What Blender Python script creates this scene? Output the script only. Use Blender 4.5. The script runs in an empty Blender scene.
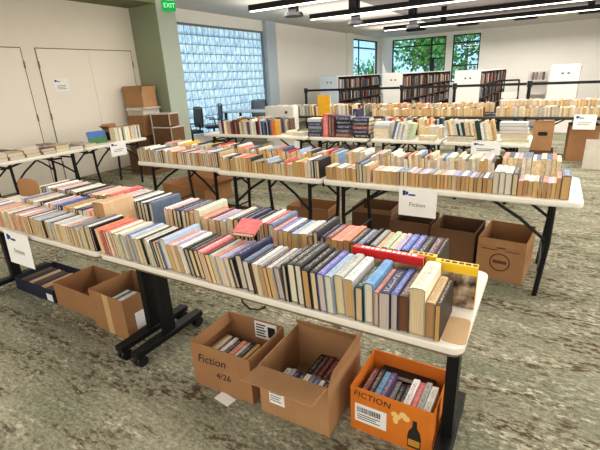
import bpy, math, random
from mathutils import Matrix, Vector, Euler
R = random.Random(7)
C = bpy.context.scene.collection
PI = math.pi

# ------------------------------------------------------------------ colours
def lin(c):
    out = []
    for v in c:
        v = v / 255.0
        out.append(v / 12.92 if v <= 0.04045 else ((v + 0.055) / 1.055) ** 2.4)
    return (out[0], out[1], out[2], 1.0)

PAL = {  # colour words -> sRGB
    'black': (30, 28, 30), 'charcoal grey': (62, 60, 62), 'grey': (128, 126, 124), 'pale grey': (190, 190, 186),
    'white': (232, 230, 224), 'cream': (226, 212, 180), 'tan': (196, 160, 110), 'brown': (98, 70, 50), 'dark brown': (58, 42, 34),
    'red': (200, 40, 40), 'dark red': (120, 28, 32), 'orange': (226, 112, 48), 'salmon pink': (226, 140, 120), 'pink': (226, 160, 165),
    'yellow': (238, 196, 50), 'gold': (200, 150, 60), 'olive green': (110, 110, 60), 'dark green': (28, 60, 48), 'pale green': (186, 204, 170),
    'green': (70, 130, 80), 'teal': (30, 110, 130), 'sky blue': (70, 150, 205), 'pale blue': (160, 184, 214), 'blue': (40, 80, 170),
    'navy blue': (28, 36, 84), 'slate blue': (90, 108, 140), 'purple': (96, 62, 130), 'lilac': (176, 160, 200), 'plum': (90, 44, 66),
    'blue violet': (72, 76, 170),
}
# ------------------------------------------------------------------ materials
MATS = {}
def nodes(name):
    m = bpy.data.materials.new(name); m.use_nodes = True
    nt = m.node_tree; nt.nodes.clear()
    out = nt.nodes.new('ShaderNodeOutputMaterial'); b = nt.nodes.new('ShaderNodeBsdfPrincipled')
    nt.links.new(b.outputs[0], out.inputs[0])
    return m, nt, b, out
def N(nt, t, **kw):
    n = nt.nodes.new(t)
    for k, v in kw.items():
        if hasattr(n, k): setattr(n, k, v)
        else: n.inputs[k].default_value = v
    return n
def mixc(nt, fac, a, b, blend='MIX'):
    n = nt.nodes.new('ShaderNodeMix'); n.data_type = 'RGBA'; n.blend_type = blend
    for sock, v in ((n.inputs[0], fac), (n.inputs[6], a), (n.inputs[7], b)):
        if hasattr(v, 'links'): nt.links.new(v, sock)
        else: sock.default_value = v
    return n.outputs[2]
def math_(nt, op, a, b=0.0):
    n = nt.nodes.new('ShaderNodeMath'); n.operation = op
    for i, v in enumerate((a, b)):
        if hasattr(v, 'links'): nt.links.new(v, n.inputs[i])
        else: n.inputs[i].default_value = v
    return n.outputs[0]
def mat(name, rgb, rough=0.6, var=0.08, scale=6.0, metal=0.0, bump=0.0, spec=0.4):
    if name in MATS: return MATS[name]
    m, nt, b, out = nodes(name)
    tc = N(nt, 'ShaderNodeTexCoord'); nz = N(nt, 'ShaderNodeTexNoise'); nz.inputs['Scale'].default_value = scale; nz.inputs['Detail'].default_value = 4
    nt.links.new(tc.outputs['Object'], nz.inputs['Vector'])
    c = lin(rgb); d = tuple(x * (1 - var * 1.6) for x in c[:3]) + (1,); e = tuple(min(1, x * (1 + var)) for x in c[:3]) + (1,)
    col = mixc(nt, nz.outputs['Fac'], d, e)
    nt.links.new(col, b.inputs['Base Color'])
    b.inputs['Roughness'].default_value = rough; b.inputs['Metallic'].default_value = metal; b.inputs['Specular IOR Level'].default_value = spec
    if bump:
        bp = N(nt, 'ShaderNodeBump'); bp.inputs['Strength'].default_value = bump; bp.inputs['Distance'].default_value = 0.005
        nt.links.new(nz.outputs['Fac'], bp.inputs['Height']); nt.links.new(bp.outputs[0], b.inputs['Normal'])
    MATS[name] = m
    return m
def emis(name, rgb, strength):
    m = bpy.data.materials.new(name); m.use_nodes = True; nt = m.node_tree; nt.nodes.clear()
    out = N(nt, 'ShaderNodeOutputMaterial'); e = N(nt, 'ShaderNodeEmission'); e.inputs[0].default_value = lin(rgb); e.inputs[1].default_value = strength
    nt.links.new(e.outputs[0], out.inputs[0]); return m

def cover_material():
    m, nt, b, out = nodes('printed_cover')
    oi = N(nt, 'ShaderNodeObjectInfo'); tc = N(nt, 'ShaderNodeTexCoord')
    sep = N(nt, 'ShaderNodeSeparateXYZ'); nt.links.new(tc.outputs['Generated'], sep.inputs[0])
    gx, gy, gz = sep.outputs
    sn = N(nt, 'ShaderNodeSeparateXYZ'); nt.links.new(tc.outputs['Normal'], sn.inputs[0])
    spine = math_(nt, 'GREATER_THAN', sn.outputs[2], 0.5)
    # a darker or lighter design of the same colour, different on each book
    rnd = oi.outputs['Random']
    cmb = N(nt, 'ShaderNodeCombineXYZ'); nt.links.new(math_(nt, 'MULTIPLY', gy, 5.0), cmb.inputs[0]); nt.links.new(math_(nt, 'MULTIPLY', gz, 3.0), cmb.inputs[1]); nt.links.new(math_(nt, 'MULTIPLY', rnd, 90.0), cmb.inputs[2])
    nz = N(nt, 'ShaderNodeTexNoise'); nz.inputs['Scale'].default_value = 1.0; nt.links.new(cmb.outputs[0], nz.inputs['Vector'])
    ds = N(nt, 'ShaderNodeHueSaturation'); ds.inputs['Saturation'].default_value = 0.82; nt.links.new(oi.outputs['Color'], ds.inputs['Color']); base = ds.outputs[0]
    hs = N(nt, 'ShaderNodeHueSaturation'); hs.inputs['Saturation'].default_value = 0.55; hs.inputs['Value'].default_value = 1.5; nt.links.new(base, hs.inputs['Color'])
    blot = math_(nt, 'GREATER_THAN', nz.outputs['Fac'], 0.56)
    col = mixc(nt, math_(nt, 'MULTIPLY', blot, 0.14), base, hs.outputs[0])
    # lettering-like flecks along the spine
    c2 = N(nt, 'ShaderNodeCombineXYZ'); nt.links.new(math_(nt, 'MULTIPLY', gy, 46.0), c2.inputs[0]); nt.links.new(math_(nt, 'MULTIPLY', gx, 4.0), c2.inputs[1]); nt.links.new(math_(nt, 'MULTIPLY', rnd, 50.0), c2.inputs[2])
    nz2 = N(nt, 'ShaderNodeTexNoise'); nz2.inputs['Scale'].default_value = 1.0; nz2.inputs['Detail'].default_value = 1; nt.links.new(c2.outputs[0], nz2.inputs['Vector'])
    let = math_(nt, 'GREATER_THAN', nz2.outputs['Fac'], 0.52)
    for v, lo, hi in ((gx, 0.25, 0.75), (gy, 0.08, 0.9)):
        let = math_(nt, 'MULTIPLY', let, math_(nt, 'MULTIPLY', math_(nt, 'GREATER_THAN', v, lo), math_(nt, 'LESS_THAN', v, hi)))
    let = math_(nt, 'MULTIPLY', let, spine)
    bw = N(nt, 'ShaderNodeRGBToBW'); nt.links.new(base, bw.inputs[0])
    light = math_(nt, 'GREATER_THAN', bw.outputs[0], 0.28)
    tcol = mixc(nt, light, (0.72, 0.68, 0.6, 1), (0.06, 0.05, 0.07, 1))
    col = mixc(nt, math_(nt, 'MULTIPLY', let, 0.5), col, tcol)
    edge = math_(nt, 'GREATER_THAN', math_(nt, 'ABSOLUTE', sn.outputs[1]), 0.5)
    col = mixc(nt, math_(nt, 'MULTIPLY', edge, 0.62), col, (0.03, 0.026, 0.024, 1))
    nt.links.new(col, b.inputs['Base Color']); b.inputs['Roughness'].default_value = 0.5; b.inputs['Specular IOR Level'].default_value = 0.28
    return m
def page_material():
    m, nt, b, out = nodes('paper_pages')
    oi = N(nt, 'ShaderNodeObjectInfo'); tc = N(nt, 'ShaderNodeTexCoord')
    mp = N(nt, 'ShaderNodeMapping'); mp.inputs['Scale'].default_value = (700, 8, 8); nt.links.new(tc.outputs['Object'], mp.inputs[0])
    nz = N(nt, 'ShaderNodeTexNoise'); nz.inputs['Scale'].default_value = 1.0; nz.inputs['Detail'].default_value = 2; nt.links.new(mp.outputs[0], nz.inputs['Vector'])
    f = N(nt, 'ShaderNodeMapRange'); f.inputs[1].default_value = 0.3; f.inputs[2].default_value = 0.7; f.inputs[3].default_value = 0.72; f.inputs[4].default_value = 1.08
    nt.links.new(nz.outputs['Fac'], f.inputs[0])
    col = mixc(nt, 1.0, oi.outputs['Color'], f.outputs[0], 'MULTIPLY')
    nt.links.new(col, b.inputs['Base Color']); b.inputs['Roughness'].default_value = 0.85; b.inputs['Specular IOR Level'].default_value = 0.1
    return m
def attr_material():
    m, nt, b, out = nodes('many_books')
    a = N(nt, 'ShaderNodeVertexColor'); a.layer_name = 'Col'
    tc = N(nt, 'ShaderNodeTexCoord'); nz = N(nt, 'ShaderNodeTexNoise'); nz.inputs['Scale'].default_value = 60; nt.links.new(tc.outputs['Object'], nz.inputs['Vector'])
    f = N(nt, 'ShaderNodeMapRange'); f.inputs[1].default_value = 0.3; f.inputs[2].default_value = 0.7; f.inputs[3].default_value = 0.75; f.inputs[4].default_value = 1.1
    nt.links.new(nz.outputs['Fac'], f.inputs[0])
    nt.links.new(mixc(nt, 1.0, a.outputs[0], f.outputs[0], 'MULTIPLY'), b.inputs['Base Color']); b.inputs['Roughness'].default_value = 0.6
    return m
def carpet_material():
    m, nt, b, out = nodes('mottled_carpet')
    tc = N(nt, 'ShaderNodeTexCoord')
    def noise(sx, sy, sc, det, rough=0.6):
        mp = N(nt, 'ShaderNodeMapping'); mp.inputs['Scale'].default_value = (sx, sy, 1); nt.links.new(tc.outputs['Object'], mp.inputs[0])
        n = N(nt, 'ShaderNodeTexNoise'); n.inputs['Scale'].default_value = sc; n.inputs['Detail'].default_value = det; n.inputs['Roughness'].default_value = rough
        nt.links.new(mp.outputs[0], n.inputs['Vector']); return n.outputs['Fac']
    def ramp(v, a, c):
        r = N(nt, 'ShaderNodeMapRange'); r.inputs[1].default_value = a; r.inputs[2].default_value = c; nt.links.new(v, r.inputs[0]); return r.outputs[0]
    col = mixc(nt, ramp(noise(0.6, 1.8, 1.5, 5), 0.38, 0.62), lin((126, 128, 109)), lin((156, 153, 134)))
    dabs = ramp(noise(14, 34, 1.0, 3, 0.7), 0.47, 0.55)
    streak = math_(nt, 'MULTIPLY', ramp(noise(0.8, 3.4, 1.6, 7, 0.72), 0.47, 0.56), dabs)
    col = mixc(nt, math_(nt, 'MULTIPLY', streak, 0.9), col, lin((84, 66, 50)))
    pale = math_(nt, 'MULTIPLY', ramp(noise(1.0, 3.6, 1.3, 6, 0.7), 0.47, 0.58), ramp(noise(18, 40, 1.0, 3, 0.7), 0.5, 0.58))
    col = mixc(nt, math_(nt, 'MULTIPLY', pale, 0.7), col, lin((202, 196, 176)))
    speck = ramp(noise(34, 60, 1.0, 3, 0.8), 0.38, 0.62)
    col = mixc(nt, 0.7, col, mixc(nt, speck, (0.5, 0.49, 0.46, 1), (1.3, 1.3, 1.28, 1)), 'MULTIPLY')
    hv = N(nt, 'ShaderNodeBump'); hv.inputs['Strength'].default_value = 0.5; hv.inputs['Distance'].default_value = 0.004; nt.links.new(speck, hv.inputs['Height']); nt.links.new(hv.outputs[0], b.inputs['Normal'])
    nt.links.new(col, b.inputs['Base Color']); b.inputs['Roughness'].default_value = 0.95; b.inputs['Specular IOR Level'].default_value = 0.05
    return m
def cardboard(name, rgb):
    if name in MATS: return MATS[name]
    m, nt, b, out = nodes(name)
    tc = N(nt, 'ShaderNodeTexCoord'); mp = N(nt, 'ShaderNodeMapping'); mp.inputs['Scale'].default_value = (90, 90, 4); nt.links.new(tc.outputs['Object'], mp.inputs[0])
    n1 = N(nt, 'ShaderNodeTexNoise'); n1.inputs['Scale'].default_value = 1.0; nt.links.new(mp.outputs[0], n1.inputs['Vector'])
    n2 = N(nt, 'ShaderNodeTexNoise'); n2.inputs['Scale'].default_value = 7.0; n2.inputs['Detail'].default_value = 5; nt.links.new(tc.outputs['Object'], n2.inputs['Vector'])
    c = lin(rgb)
    col = mixc(nt, n2.outputs['Fac'], tuple(x * 0.82 for x in c[:3]) + (1,), tuple(min(1, x * 1.12) for x in c[:3]) + (1,))
    col = mixc(nt, math_(nt, 'MULTIPLY', n1.outputs['Fac'], 0.14), col, (0.1, 0.06, 0.03, 1))
    nt.links.new(col, b.inputs['Base Color']); b.inputs['Roughness'].default_value = 0.8; b.inputs['Specular IOR Level'].default_value = 0.15
    MATS[name] = m; return m
def glass_material():
    m = bpy.data.materials.new('window_glass'); m.use_nodes = True; nt = m.node_tree; nt.nodes.clear()
    out = N(nt, 'ShaderNodeOutputMaterial'); mx = N(nt, 'ShaderNodeMixShader'); t = N(nt, 'ShaderNodeBsdfTransparent'); g = N(nt, 'ShaderNodeBsdfGlossy')
    t.inputs[0].default_value = (0.86, 0.94, 0.96, 1); g.inputs['Roughness'].default_value = 0.03
    mx.inputs[0].default_value = 0.05
    nt.links.new(t.outputs[0], mx.inputs[1]); nt.links.new(g.outputs[0], mx.inputs[2]); nt.links.new(mx.outputs[0], out.inputs[0])
    return m
def glass_block_material():
    m = bpy.data.materials.new('glass_block'); m.use_nodes = True; nt = m.node_tree; nt.nodes.clear()
    out = N(nt, 'ShaderNodeOutputMaterial'); mx = N(nt, 'ShaderNodeMixShader'); t = N(nt, 'ShaderNodeBsdfTranslucent'); g = N(nt, 'ShaderNodeBsdfGlossy')
    tc = N(nt, 'ShaderNodeTexCoord'); mp = N(nt, 'ShaderNodeMapping'); mp.inputs['Scale'].default_value = (1, 11, 4.5); nt.links.new(tc.outputs['Object'], mp.inputs[0])
    nz = N(nt, 'ShaderNodeTexNoise'); nz.inputs['Scale'].default_value = 1.0; nz.inputs['Detail'].default_value = 3; nt.links.new(mp.outputs[0], nz.inputs['Vector'])
    r = N(nt, 'ShaderNodeValToRGB'); e = r.color_ramp.elements
    e[0].position = 0.34; e[0].color = lin((190, 206, 206)); e[1].position = 0.62; e[1].color = (1, 1, .95, 1)
    k = r.color_ramp.elements.new(0.5); k.color = lin((234, 236, 226))
    nt.links.new(nz.outputs['Fac'], r.inputs[0]); nt.links.new(r.outputs[0], t.inputs[0]); g.inputs['Roughness'].default_value = 0.15
    mx.inputs[0].default_value = 0.08
    nt.links.new(t.outputs[0], mx.inputs[1]); nt.links.new(g.outputs[0], mx.inputs[2]); nt.links.new(mx.outputs[0], out.inputs[0])
    return m
def picture_material():   # an illustrated cover, loose blotches of dark, cream and tan
    m, nt, b, out = nodes('illustrated_cover')
    tc = N(nt, 'ShaderNodeTexCoord'); n1 = N(nt, 'ShaderNodeTexNoise'); n1.inputs['Scale'].default_value = 16; n1.inputs['Detail'].default_value = 3; nt.links.new(tc.outputs['Object'], n1.inputs['Vector'])
    r = N(nt, 'ShaderNodeValToRGB'); e = r.color_ramp.elements
    e[0].position = 0.38; e[0].color = lin((40, 36, 34)); e[1].position = 0.62; e[1].color = lin((205, 190, 165))
    k = r.color_ramp.elements.new(0.5); k.color = lin((150, 126, 100))
    nt.links.new(n1.outputs['Fac'], r.inputs[0]); nt.links.new(r.outputs[0], b.inputs['Base Color']); b.inputs['Roughness'].default_value = 0.4
    return m

COVER, PAGES, MANY = cover_material(), page_material(), attr_material()
M_wall = mat('wall_paint', (230, 222, 208), 0.85, 0.03, 1.5)
M_white = mat('white_paint', (240, 236, 228), 0.8, 0.03, 1.5)
M_green = mat('sage_paint', (150, 158, 132), 0.85, 0.05, 2)
M_greygreen = mat('grey_green_paint', (170, 178, 166), 0.85, 0.05, 2)
M_greenshade = mat('shaded_green_soffit', (124, 128, 92), 0.9, 0.05, 2)  # green soffit with its shade put into the olive tone
M_ceil = mat('ceiling_paint', (206, 200, 192), 0.9, 0.04, 1)
M_ceildark = mat('dark_ceiling', (112, 104, 100), 0.9, 0.25, 1.2)
M_door = mat('door_paint', (232, 225, 211), 0.6, 0.02, 1.5)
M_gap = mat('door_gap', (96, 90, 82), 0.9, 0.05)
M_black = mat('black_metal', (24, 24, 26), 0.42, 0.1, 12, 0.3)
M_blackpl = mat('black_plastic', (22, 22, 24), 0.5, 0.1, 20)
M_steel = mat('dull_steel', (120, 112, 100), 0.4, 0.1, 10, 0.8)
M_plastic = mat('white_table_plastic', (228, 224, 212), 0.5, 0.03, 30, bump=0.05)
M_lam = mat('white_laminate', (222, 216, 204), 0.35, 0.03, 5)
M_edge = mat('table_edge_band', (120, 100, 80), 0.6, 0.1, 20)
M_paper = mat('white_paper', (236, 235, 232), 0.8, 0.02, 8)
M_ink = mat('black_ink', (36, 34, 36), 0.8, 0.05)
M_inkgrey = mat('grey_ink', (96, 96, 98), 0.8, 0.05)
M_logo = mat('blue_ink', (34, 60, 130), 0.7, 0.05)
M_frame = mat('dark_window_frame', (44, 46, 50), 0.5, 0.1, 8)
M_glass, M_block = glass_material(), glass_block_material()
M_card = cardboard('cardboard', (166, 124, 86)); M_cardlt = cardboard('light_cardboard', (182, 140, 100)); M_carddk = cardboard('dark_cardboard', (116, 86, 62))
M_cardor = cardboard('orange_cardboard', (222, 128, 46)); M_cardwh = cardboard('white_cardboard', (214, 208, 196)); M_cardnavy = cardboard('navy_cardboard', (44, 48, 66))
M_in = cardboard('cardboard_inside', (128, 90, 60))
M_pic = picture_material()

# ------------------------------------------------------------------ mesh helpers
class MB:
    def __init__(s): s.v, s.f, s.c = [], [], []
    def add(s, vs, fs, M=None, col=None):
        b = len(s.v)
        s.v += [tuple(M @ Vector(p)) if M is not None else tuple(p) for p in vs]
        s.f += [tuple(i + b for i in f) for f in fs]
        s.c += (col if isinstance(col, list) else [col] * len(fs))
        return s
    def mm(s, lo, hi, M=None, col=None):
        x0, y0, z0 = lo; x1, y1, z1 = hi
        return s.add([(x0,y0,z0),(x1,y0,z0),(x1,y1,z0),(x0,y1,z0),(x0,y0,z1),(x1,y0,z1),(x1,y1,z1),(x0,y1,z1)],
                     [(0,3,2,1),(4,5,6,7),(0,1,5,4),(1,2,6,5),(2,3,7,6),(3,0,4,7)], M, col)
    def box(s, c, d, M=None, col=None):
        return s.mm([c[i]-d[i]/2 for i in range(3)], [c[i]+d[i]/2 for i in range(3)], M, col)
    def cyl(s, p0, p1, r0, r1=None, n=12):
        r1 = r0 if r1 is None else r1
        p0, p1 = Vector(p0), Vector(p1); d = (p1-p0).normalized()
        a = d.orthogonal().normalized(); b = d.cross(a)
        vs = [p0 + (a*math.cos(t)+b*math.sin(t))*r0 for t in [2*PI*i/n for i in range(n)]] + [p1 + (a*math.cos(t)+b*math.sin(t))*r1 for t in [2*PI*i/n for i in range(n)]]
        fs = [(i, (i+1) % n, n+(i+1) % n, n+i) for i in range(n)] + [tuple(range(n-1, -1, -1)), tuple(range(n, 2*n))]
        return s.add(vs, fs)
    def tube(s, pts, r, n=8):
        pts = [Vector(p) for p in pts]; b0 = len(s.v); m = len(pts)
        up = None
        for i, p in enumerate(pts):
            d = (pts[min(i+1, m-1)] - pts[max(i-1, 0)]).normalized()
            a = d.orthogonal().normalized() if up is None else (up - d*up.dot(d)).normalized()
            up = a; b = d.cross(a)
            for k in range(n):
                t = 2*PI*k/n; s.v.append(tuple(p + (a*math.cos(t)+b*math.sin(t))*r))
        for i in range(m-1):
            for k in range(n):
                s.f.append((b0+i*n+k, b0+i*n+(k+1) % n, b0+(i+1)*n+(k+1) % n, b0+(i+1)*n+k)); s.c.append(None)
        s.f.append(tuple(b0+k for k in range(n-1, -1, -1))); s.f.append(tuple(b0+(m-1)*n+k for k in range(n))); s.c += [None, None]
        return s
    def prism(s, poly, z0, z1, M=None, bev=0.0):
        n = len(poly)
        rings = [(poly, z0), (poly, z1)]
        if bev:
            cx = sum(p[0] for p in poly)/n; cy = sum(p[1] for p in poly)/n
            def inset(k):
                o = []
                for i in range(n):
                    p, q, r = Vector(poly[i-1]), Vector(poly[i]), Vector(poly[(i+1) % n])
                    e1 = (q-p).normalized(); e2 = (r-q).normalized(); nn = Vector((-(e1.y+e2.y), e1.x+e2.x))
                    nn = nn.normalized() if nn.length > 1e-6 else Vector((0, 0))
                    o.append((q.x+nn.x*k, q.y+nn.y*k))
                return o
            rings = [(inset(bev), z0), (inset(bev*0.3), z0+bev*0.3), (poly, z0+bev), (poly, z1-bev), (inset(bev*0.3), z1-bev*0.3), (inset(bev), z1)]
        vs = [(p[0], p[1], z) for pl, z in rings for p in pl]; fs = [tuple(range(n-1, -1, -1))]
        for k in range(len(rings)-1):
            fs += [(k*n+i, k*n+(i+1) % n, (k+1)*n+(i+1) % n, (k+1)*n+i) for i in range(n)]
        fs.append(tuple((len(rings)-1)*n+i for i in range(n)))
        return s.add(vs, fs, M)
    def build(s, name, m=None, parent=None, loc=None, smooth=False):
        me = bpy.data.meshes.new(name); me.from_pydata(s.v, [], s.f); me.validate(); me.update()
        if m is not None: me.materials.append(m)
        if any(c is not None for c in s.c):
            ca = me.color_attributes.new('Col', 'FLOAT_COLOR', 'CORNER')
            buf = []
            for poly in me.polygons:
                c = s.c[poly.index] or (0.5, 0.5, 0.5, 1)
                buf += list(c) * poly.loop_total
            ca.data.foreach_set('color', buf)
        if smooth:
            for p in me.polygons: p.use_smooth = True
        o = bpy.data.objects.new(name, me); C.objects.link(o)
        if parent is not None: o.parent = parent
        if loc is not None: o.location = loc
        return o
def rrect(w, d, r, n=5):
    out = []
    for cx, cy, a0 in ((w/2-r, -d/2+r, -PI/2), (w/2-r, d/2-r, 0), (-w/2+r, d/2-r, PI/2), (-w/2+r, -d/2+r, PI)):
        for i in range(n+1):
            a = a0 + PI/2*i/n; out.append((cx+r*math.cos(a), cy+r*math.sin(a)))
    return out
def tag(o, label, cat, group=None, kind=None):
    o['label'] = label; o['category'] = cat
    if group: o['group'] = group
    if kind: o['kind'] = kind
    return o
def thing(name, label, cat, loc=(0,0,0), rz=0.0, group=None):
    o = bpy.data.objects.new(name, None); C.objects.link(o); o.empty_display_size = 0.1
    o.location = loc; o.rotation_euler = (0, 0, rz)
    return tag(o, label, cat, group)
def struct(o): o['kind'] = 'structure'; return o
def sempty(name, loc=(0,0,0)):
    o = bpy.data.objects.new(name, None); C.objects.link(o); o.location = loc; return struct(o)
def text(body, size, parent, loc, rot, m, name='lettering', shear=0.0, align='CENTER'):
    cu = bpy.data.curves.new(name, 'FONT'); cu.body = body; cu.size = size; cu.align_x = align; cu.align_y = 'CENTER'; cu.shear = shear; cu.extrude = 0.0002
    cu.resolution_u = 3
    cu.materials.append(m)
    tmp = bpy.data.objects.new(name, cu); C.objects.link(tmp)
    me = bpy.data.meshes.new_from_object(tmp.evaluated_get(bpy.context.evaluated_depsgraph_get()))
    bpy.data.objects.remove(tmp); bpy.data.curves.remove(cu)
    o = bpy.data.objects.new(name, me); C.objects.link(o); o.parent = parent; o.location = loc; o.rotation_euler = rot
    return o
FRONT = (PI/2, 0, 0)      # text standing on a face that looks to -Y

# ------------------------------------------------------------------ camera
yaw, pitch, roll, f, H = 0.545, 0.344, 0.049, 412.09, 1.568
fw = Vector((-math.sin(yaw)*math.cos(pitch), math.cos(yaw)*math.cos(pitch), -math.sin(pitch)))
rt = Vector((math.cos(yaw), math.sin(yaw), 0)); dn = fw.cross(rt)
r2 = rt*math.cos(roll) + dn*math.sin(roll); d2 = -rt*math.sin(roll) + dn*math.cos(roll)
cd = bpy.data.cameras.new('camera'); cam = bpy.data.objects.new('camera', cd); C.objects.link(cam)
cd.sensor_width = 36; cd.lens = f/600*36; cd.clip_end = 300; cd.clip_start = 0.05
cam.matrix_world = Matrix(((r2.x, -d2.x, -fw.x, 0), (r2.y, -d2.y, -fw.y, 0), (r2.z, -d2.z, -fw.z, H), (0, 0, 0, 1)))
bpy.context.scene.camera = cam

# ------------------------------------------------------------------ the room
CZ, FY, SX, LX, RX, BY = 3.25, 22.0, -8.0, -7.4, 5.0, -2.5
struct(MB().mm((-8.3, BY, -0.05), (RX+.2, FY+.2, 0)).build('floor', carpet_material()))
struct(MB().mm((-8.3, BY, CZ), (RX+.2, FY+.2, CZ+.1)).build('ceiling', M_ceil))
struct(MB().mm((-4.3, 8.4, CZ-.03), (RX, 17.5, CZ)).build('ceiling_dark_panel', M_ceildark))
struct(MB().mm((LX, BY, 2.99), (-6.63, 6.12, CZ)).build('ceiling_soffit', M_greenshade))
struct(MB().mm((LX-.15, BY, 0), (LX, 6.13, CZ)).build('wall_left', M_wall))
struct(MB().mm((SX-.1, 6.13, 0), (-6.645, 6.6, CZ)).build('wall_green', M_green))
struct(MB().mm((-6.645, 6.131, 0), (-6.63, 6.6, CZ)).build('wall_pillar_face', M_greygreen))
w1y0, w1y1, w1z0, w1z1 = 7.8, 11.5, 0.25, 2.92
w2y0, w2y1, w2z0, w2z1 = 18.5, 21.6, 1.0, 3.08
w = MB()
w.mm((SX-.15, 6.6, 0), (SX, w1y0, CZ)); w.mm((SX-.15, w1y0, 0), (SX, w1y1, w1z0)); w.mm((SX-.15, w1y0, w1z1), (SX, w1y1, CZ))
w.mm((SX-.15, w1y1, 0), (SX, w2y0, CZ)); w.mm((SX-.15, w2y0, 0), (SX, w2y1, w2z0)); w.mm((SX-.15, w2y0, w2z1), (SX, w2y1, CZ)); w.mm((SX-.15, w2y1, 0), (SX, FY+.1, CZ))
struct(w.build('wall_side', M_white))
w3x0, w3x1, w4x0, w4x1, wz0, wz1 = -7.35, -4.72, -4.4, -3.2, 1.0, 3.1
w = MB()
for x0, x1 in ((SX, w3x0), (w3x1, w4x0), (w4x1, RX)): w.mm((x0, FY, 0), (x1, FY+.15, CZ))
for x0, x1 in ((w3x0, w3x1), (w4x0, w4x1)): w.mm((x0, FY, 0), (x1, FY+.15, wz0)); w.mm((x0, FY, wz1), (x1, FY+.15, CZ))
struct(w.build('wall_back', M_white))
struct(MB().mm((RX, BY, 0), (RX+.15, FY, CZ)).build('wall_right', M_white))
struct(MB().mm((-8.1, BY-.15, 0), (RX+.1, BY, CZ)).build('wall_behind', M_white))
# column trims between the glass blocks and the white wall
struct(MB().mm((SX, 11.55, 0), (SX+.12, 12.1, CZ)).build('trim_1', mat('blue_lit_trim', (186, 198, 208), 0.8, 0.03)))  # white reveal; blue window light on it is put into this colour
struct(MB().mm((SX, 17.7, 0), (SX+.12, 18.3, CZ)).build('trim_2', M_white))
struct(MB().mm((LX, BY, 0), (LX+.012, 3.0, .1)).build('baseboard_left', mat('baseboard', (150, 142, 128), .7)))

# glass block window
W1 = sempty('window_1', (SX, 0, 0))
g = MB(); nb_y, nb_z = 17, 12; by = (w1y1-w1y0)/nb_y; bz = (w1z1-w1z0)/nb_z
for i in range(nb_y):
    for j in range(nb_z):
        y0 = w1y0+i*by; z0 = w1z0+j*bz; gp = 0.012; b_ = .05
        ys = (y0+gp, y0+by-gp); zs = (z0+gp, z0+bz-gp)
        vs = [(-.06, ys[0], zs[0]), (-.06, ys[1], zs[0]), (-.06, ys[1], zs[1]), (-.06, ys[0], zs[1]),
              (-.03, ys[0]+b_, zs[0]+b_), (-.03, ys[1]-b_, zs[0]+b_), (-.03, ys[1]-b_, zs[1]-b_), (-.03, ys[0]+b_, zs[1]-b_)]
        g.add(vs, [(4,5,6,7), (0,1,5,4), (1,2,6,5), (2,3,7,6), (3,0,4,7)])
g.build('pane', M_block, W1)
g = MB()
for i in range(nb_y+1): g.mm((-.09, w1y0+i*by-.005, w1z0), (-.05, w1y0+i*by+.005, w1z1))
for j in range(nb_z+1): g.mm((-.09, w1y0, w1z0+j*bz-.013), (-.05, w1y1, w1z0+j*bz+.013))
g.build('mortar_grid', mat('mortar', (160, 184, 196), .8), W1)
g = MB()
g.mm((-.12, w1y1-.03, w1z0), (.01, w1y1+.03, w1z1)); g.mm((-.12, w1y0-.04, w1z1-.02), (.01, w1y1+.03, w1z1+.03))
g.build('frame', mat('grey_frame', (120, 132, 140), .6), W1)
# clear windows
def window(name, axis, a0, a1, z0, z1, pos, bars_v, bars_h, extra=None):
    W = sempty(name, (0, 0, 0)); fr = MB(); pn = MB(); t = .05
    def bx(u0, u1, v0, v1, d0, d1, mb):
        if axis == 'x': mb.mm((u0, pos+d0, v0), (u1, pos+d1, v1))
        else: mb.mm((pos-d1, u0, v0), (pos-d0, u1, v1))
    bx(a0, a0+t, z0, z1, .02, .1, fr); bx(a1-t, a1, z0, z1, .02, .1, fr); bx(a0, a1, z0, z0+t, .02, .1, fr); bx(a0, a1, z1-t, z1, .02, .1, fr)
    for u in bars_v: bx(u-.035, u+.035, z0, z1, .04, .075, fr)
    for v, u0, u1 in bars_h: bx(u0, u1, v-.03, v+.03, .04, .075, fr)
    for e in extra or []: bx(*e, .035, .08, fr)
    fr.build('frame', M_frame, W)
    bx(a0+t, a1-t, z0+t, z1-t, .055, .06, pn); pn.build('pane', M_glass, W)
window('window_2', 'y', w2y0, w2y1, w2z0, w2z1, SX, [19.3], [(2.72, w2y0, w2y1)])
window('window_3', 'x', w3x0, w3x1, wz0, wz1, FY, [-5.4], [(2.75, w3x0, w3x1), (2.12, -5.4, w3x1)], [(-5.36, -5.24, wz0, 2.15)])
window('window_4', 'x', w4x0, w4x1, wz0, wz1, FY, [], [(2.75, w4x0, w4x1), (1.75, w4x0, w4x1)])

# doors in the left wall: thin recessed leaves with hinges
def door(n, y0, y1, seam, hinges):
    D = sempty(n, (LX, 0, 0)); zt = 2.21
    g = MB(); e = .012
    g.mm((-.002, y0-e, 0), (.004, y0, zt+e)); g.mm((-.002, y1, 0), (.004, y1+e, zt+e)); g.mm((-.002, y0-e, zt), (.004, y1+e, zt+e))
    g.build('gap', M_gap, D)
    ss = [y0] + ([seam] if seam else []) + [y1]
    for a, b in zip(ss[:-1], ss[1:]):
        MB().mm((-.01, a+.002, .01), (.008, b-.002, zt-.003)).build('leaf', M_door, D)
    for y in hinges:
        for z in (1.96, 1.13, .3):
            MB().cyl((.014, y, z-.055), (.014, y, z+.055), .012, n=8).build('hinge', M_steel, D)
door('door_1', 2.02, 3.9, 2.96, [3.905])
door('door_2', 4.14, 6.0, 5.07, [4.135, 6.005])

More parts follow.
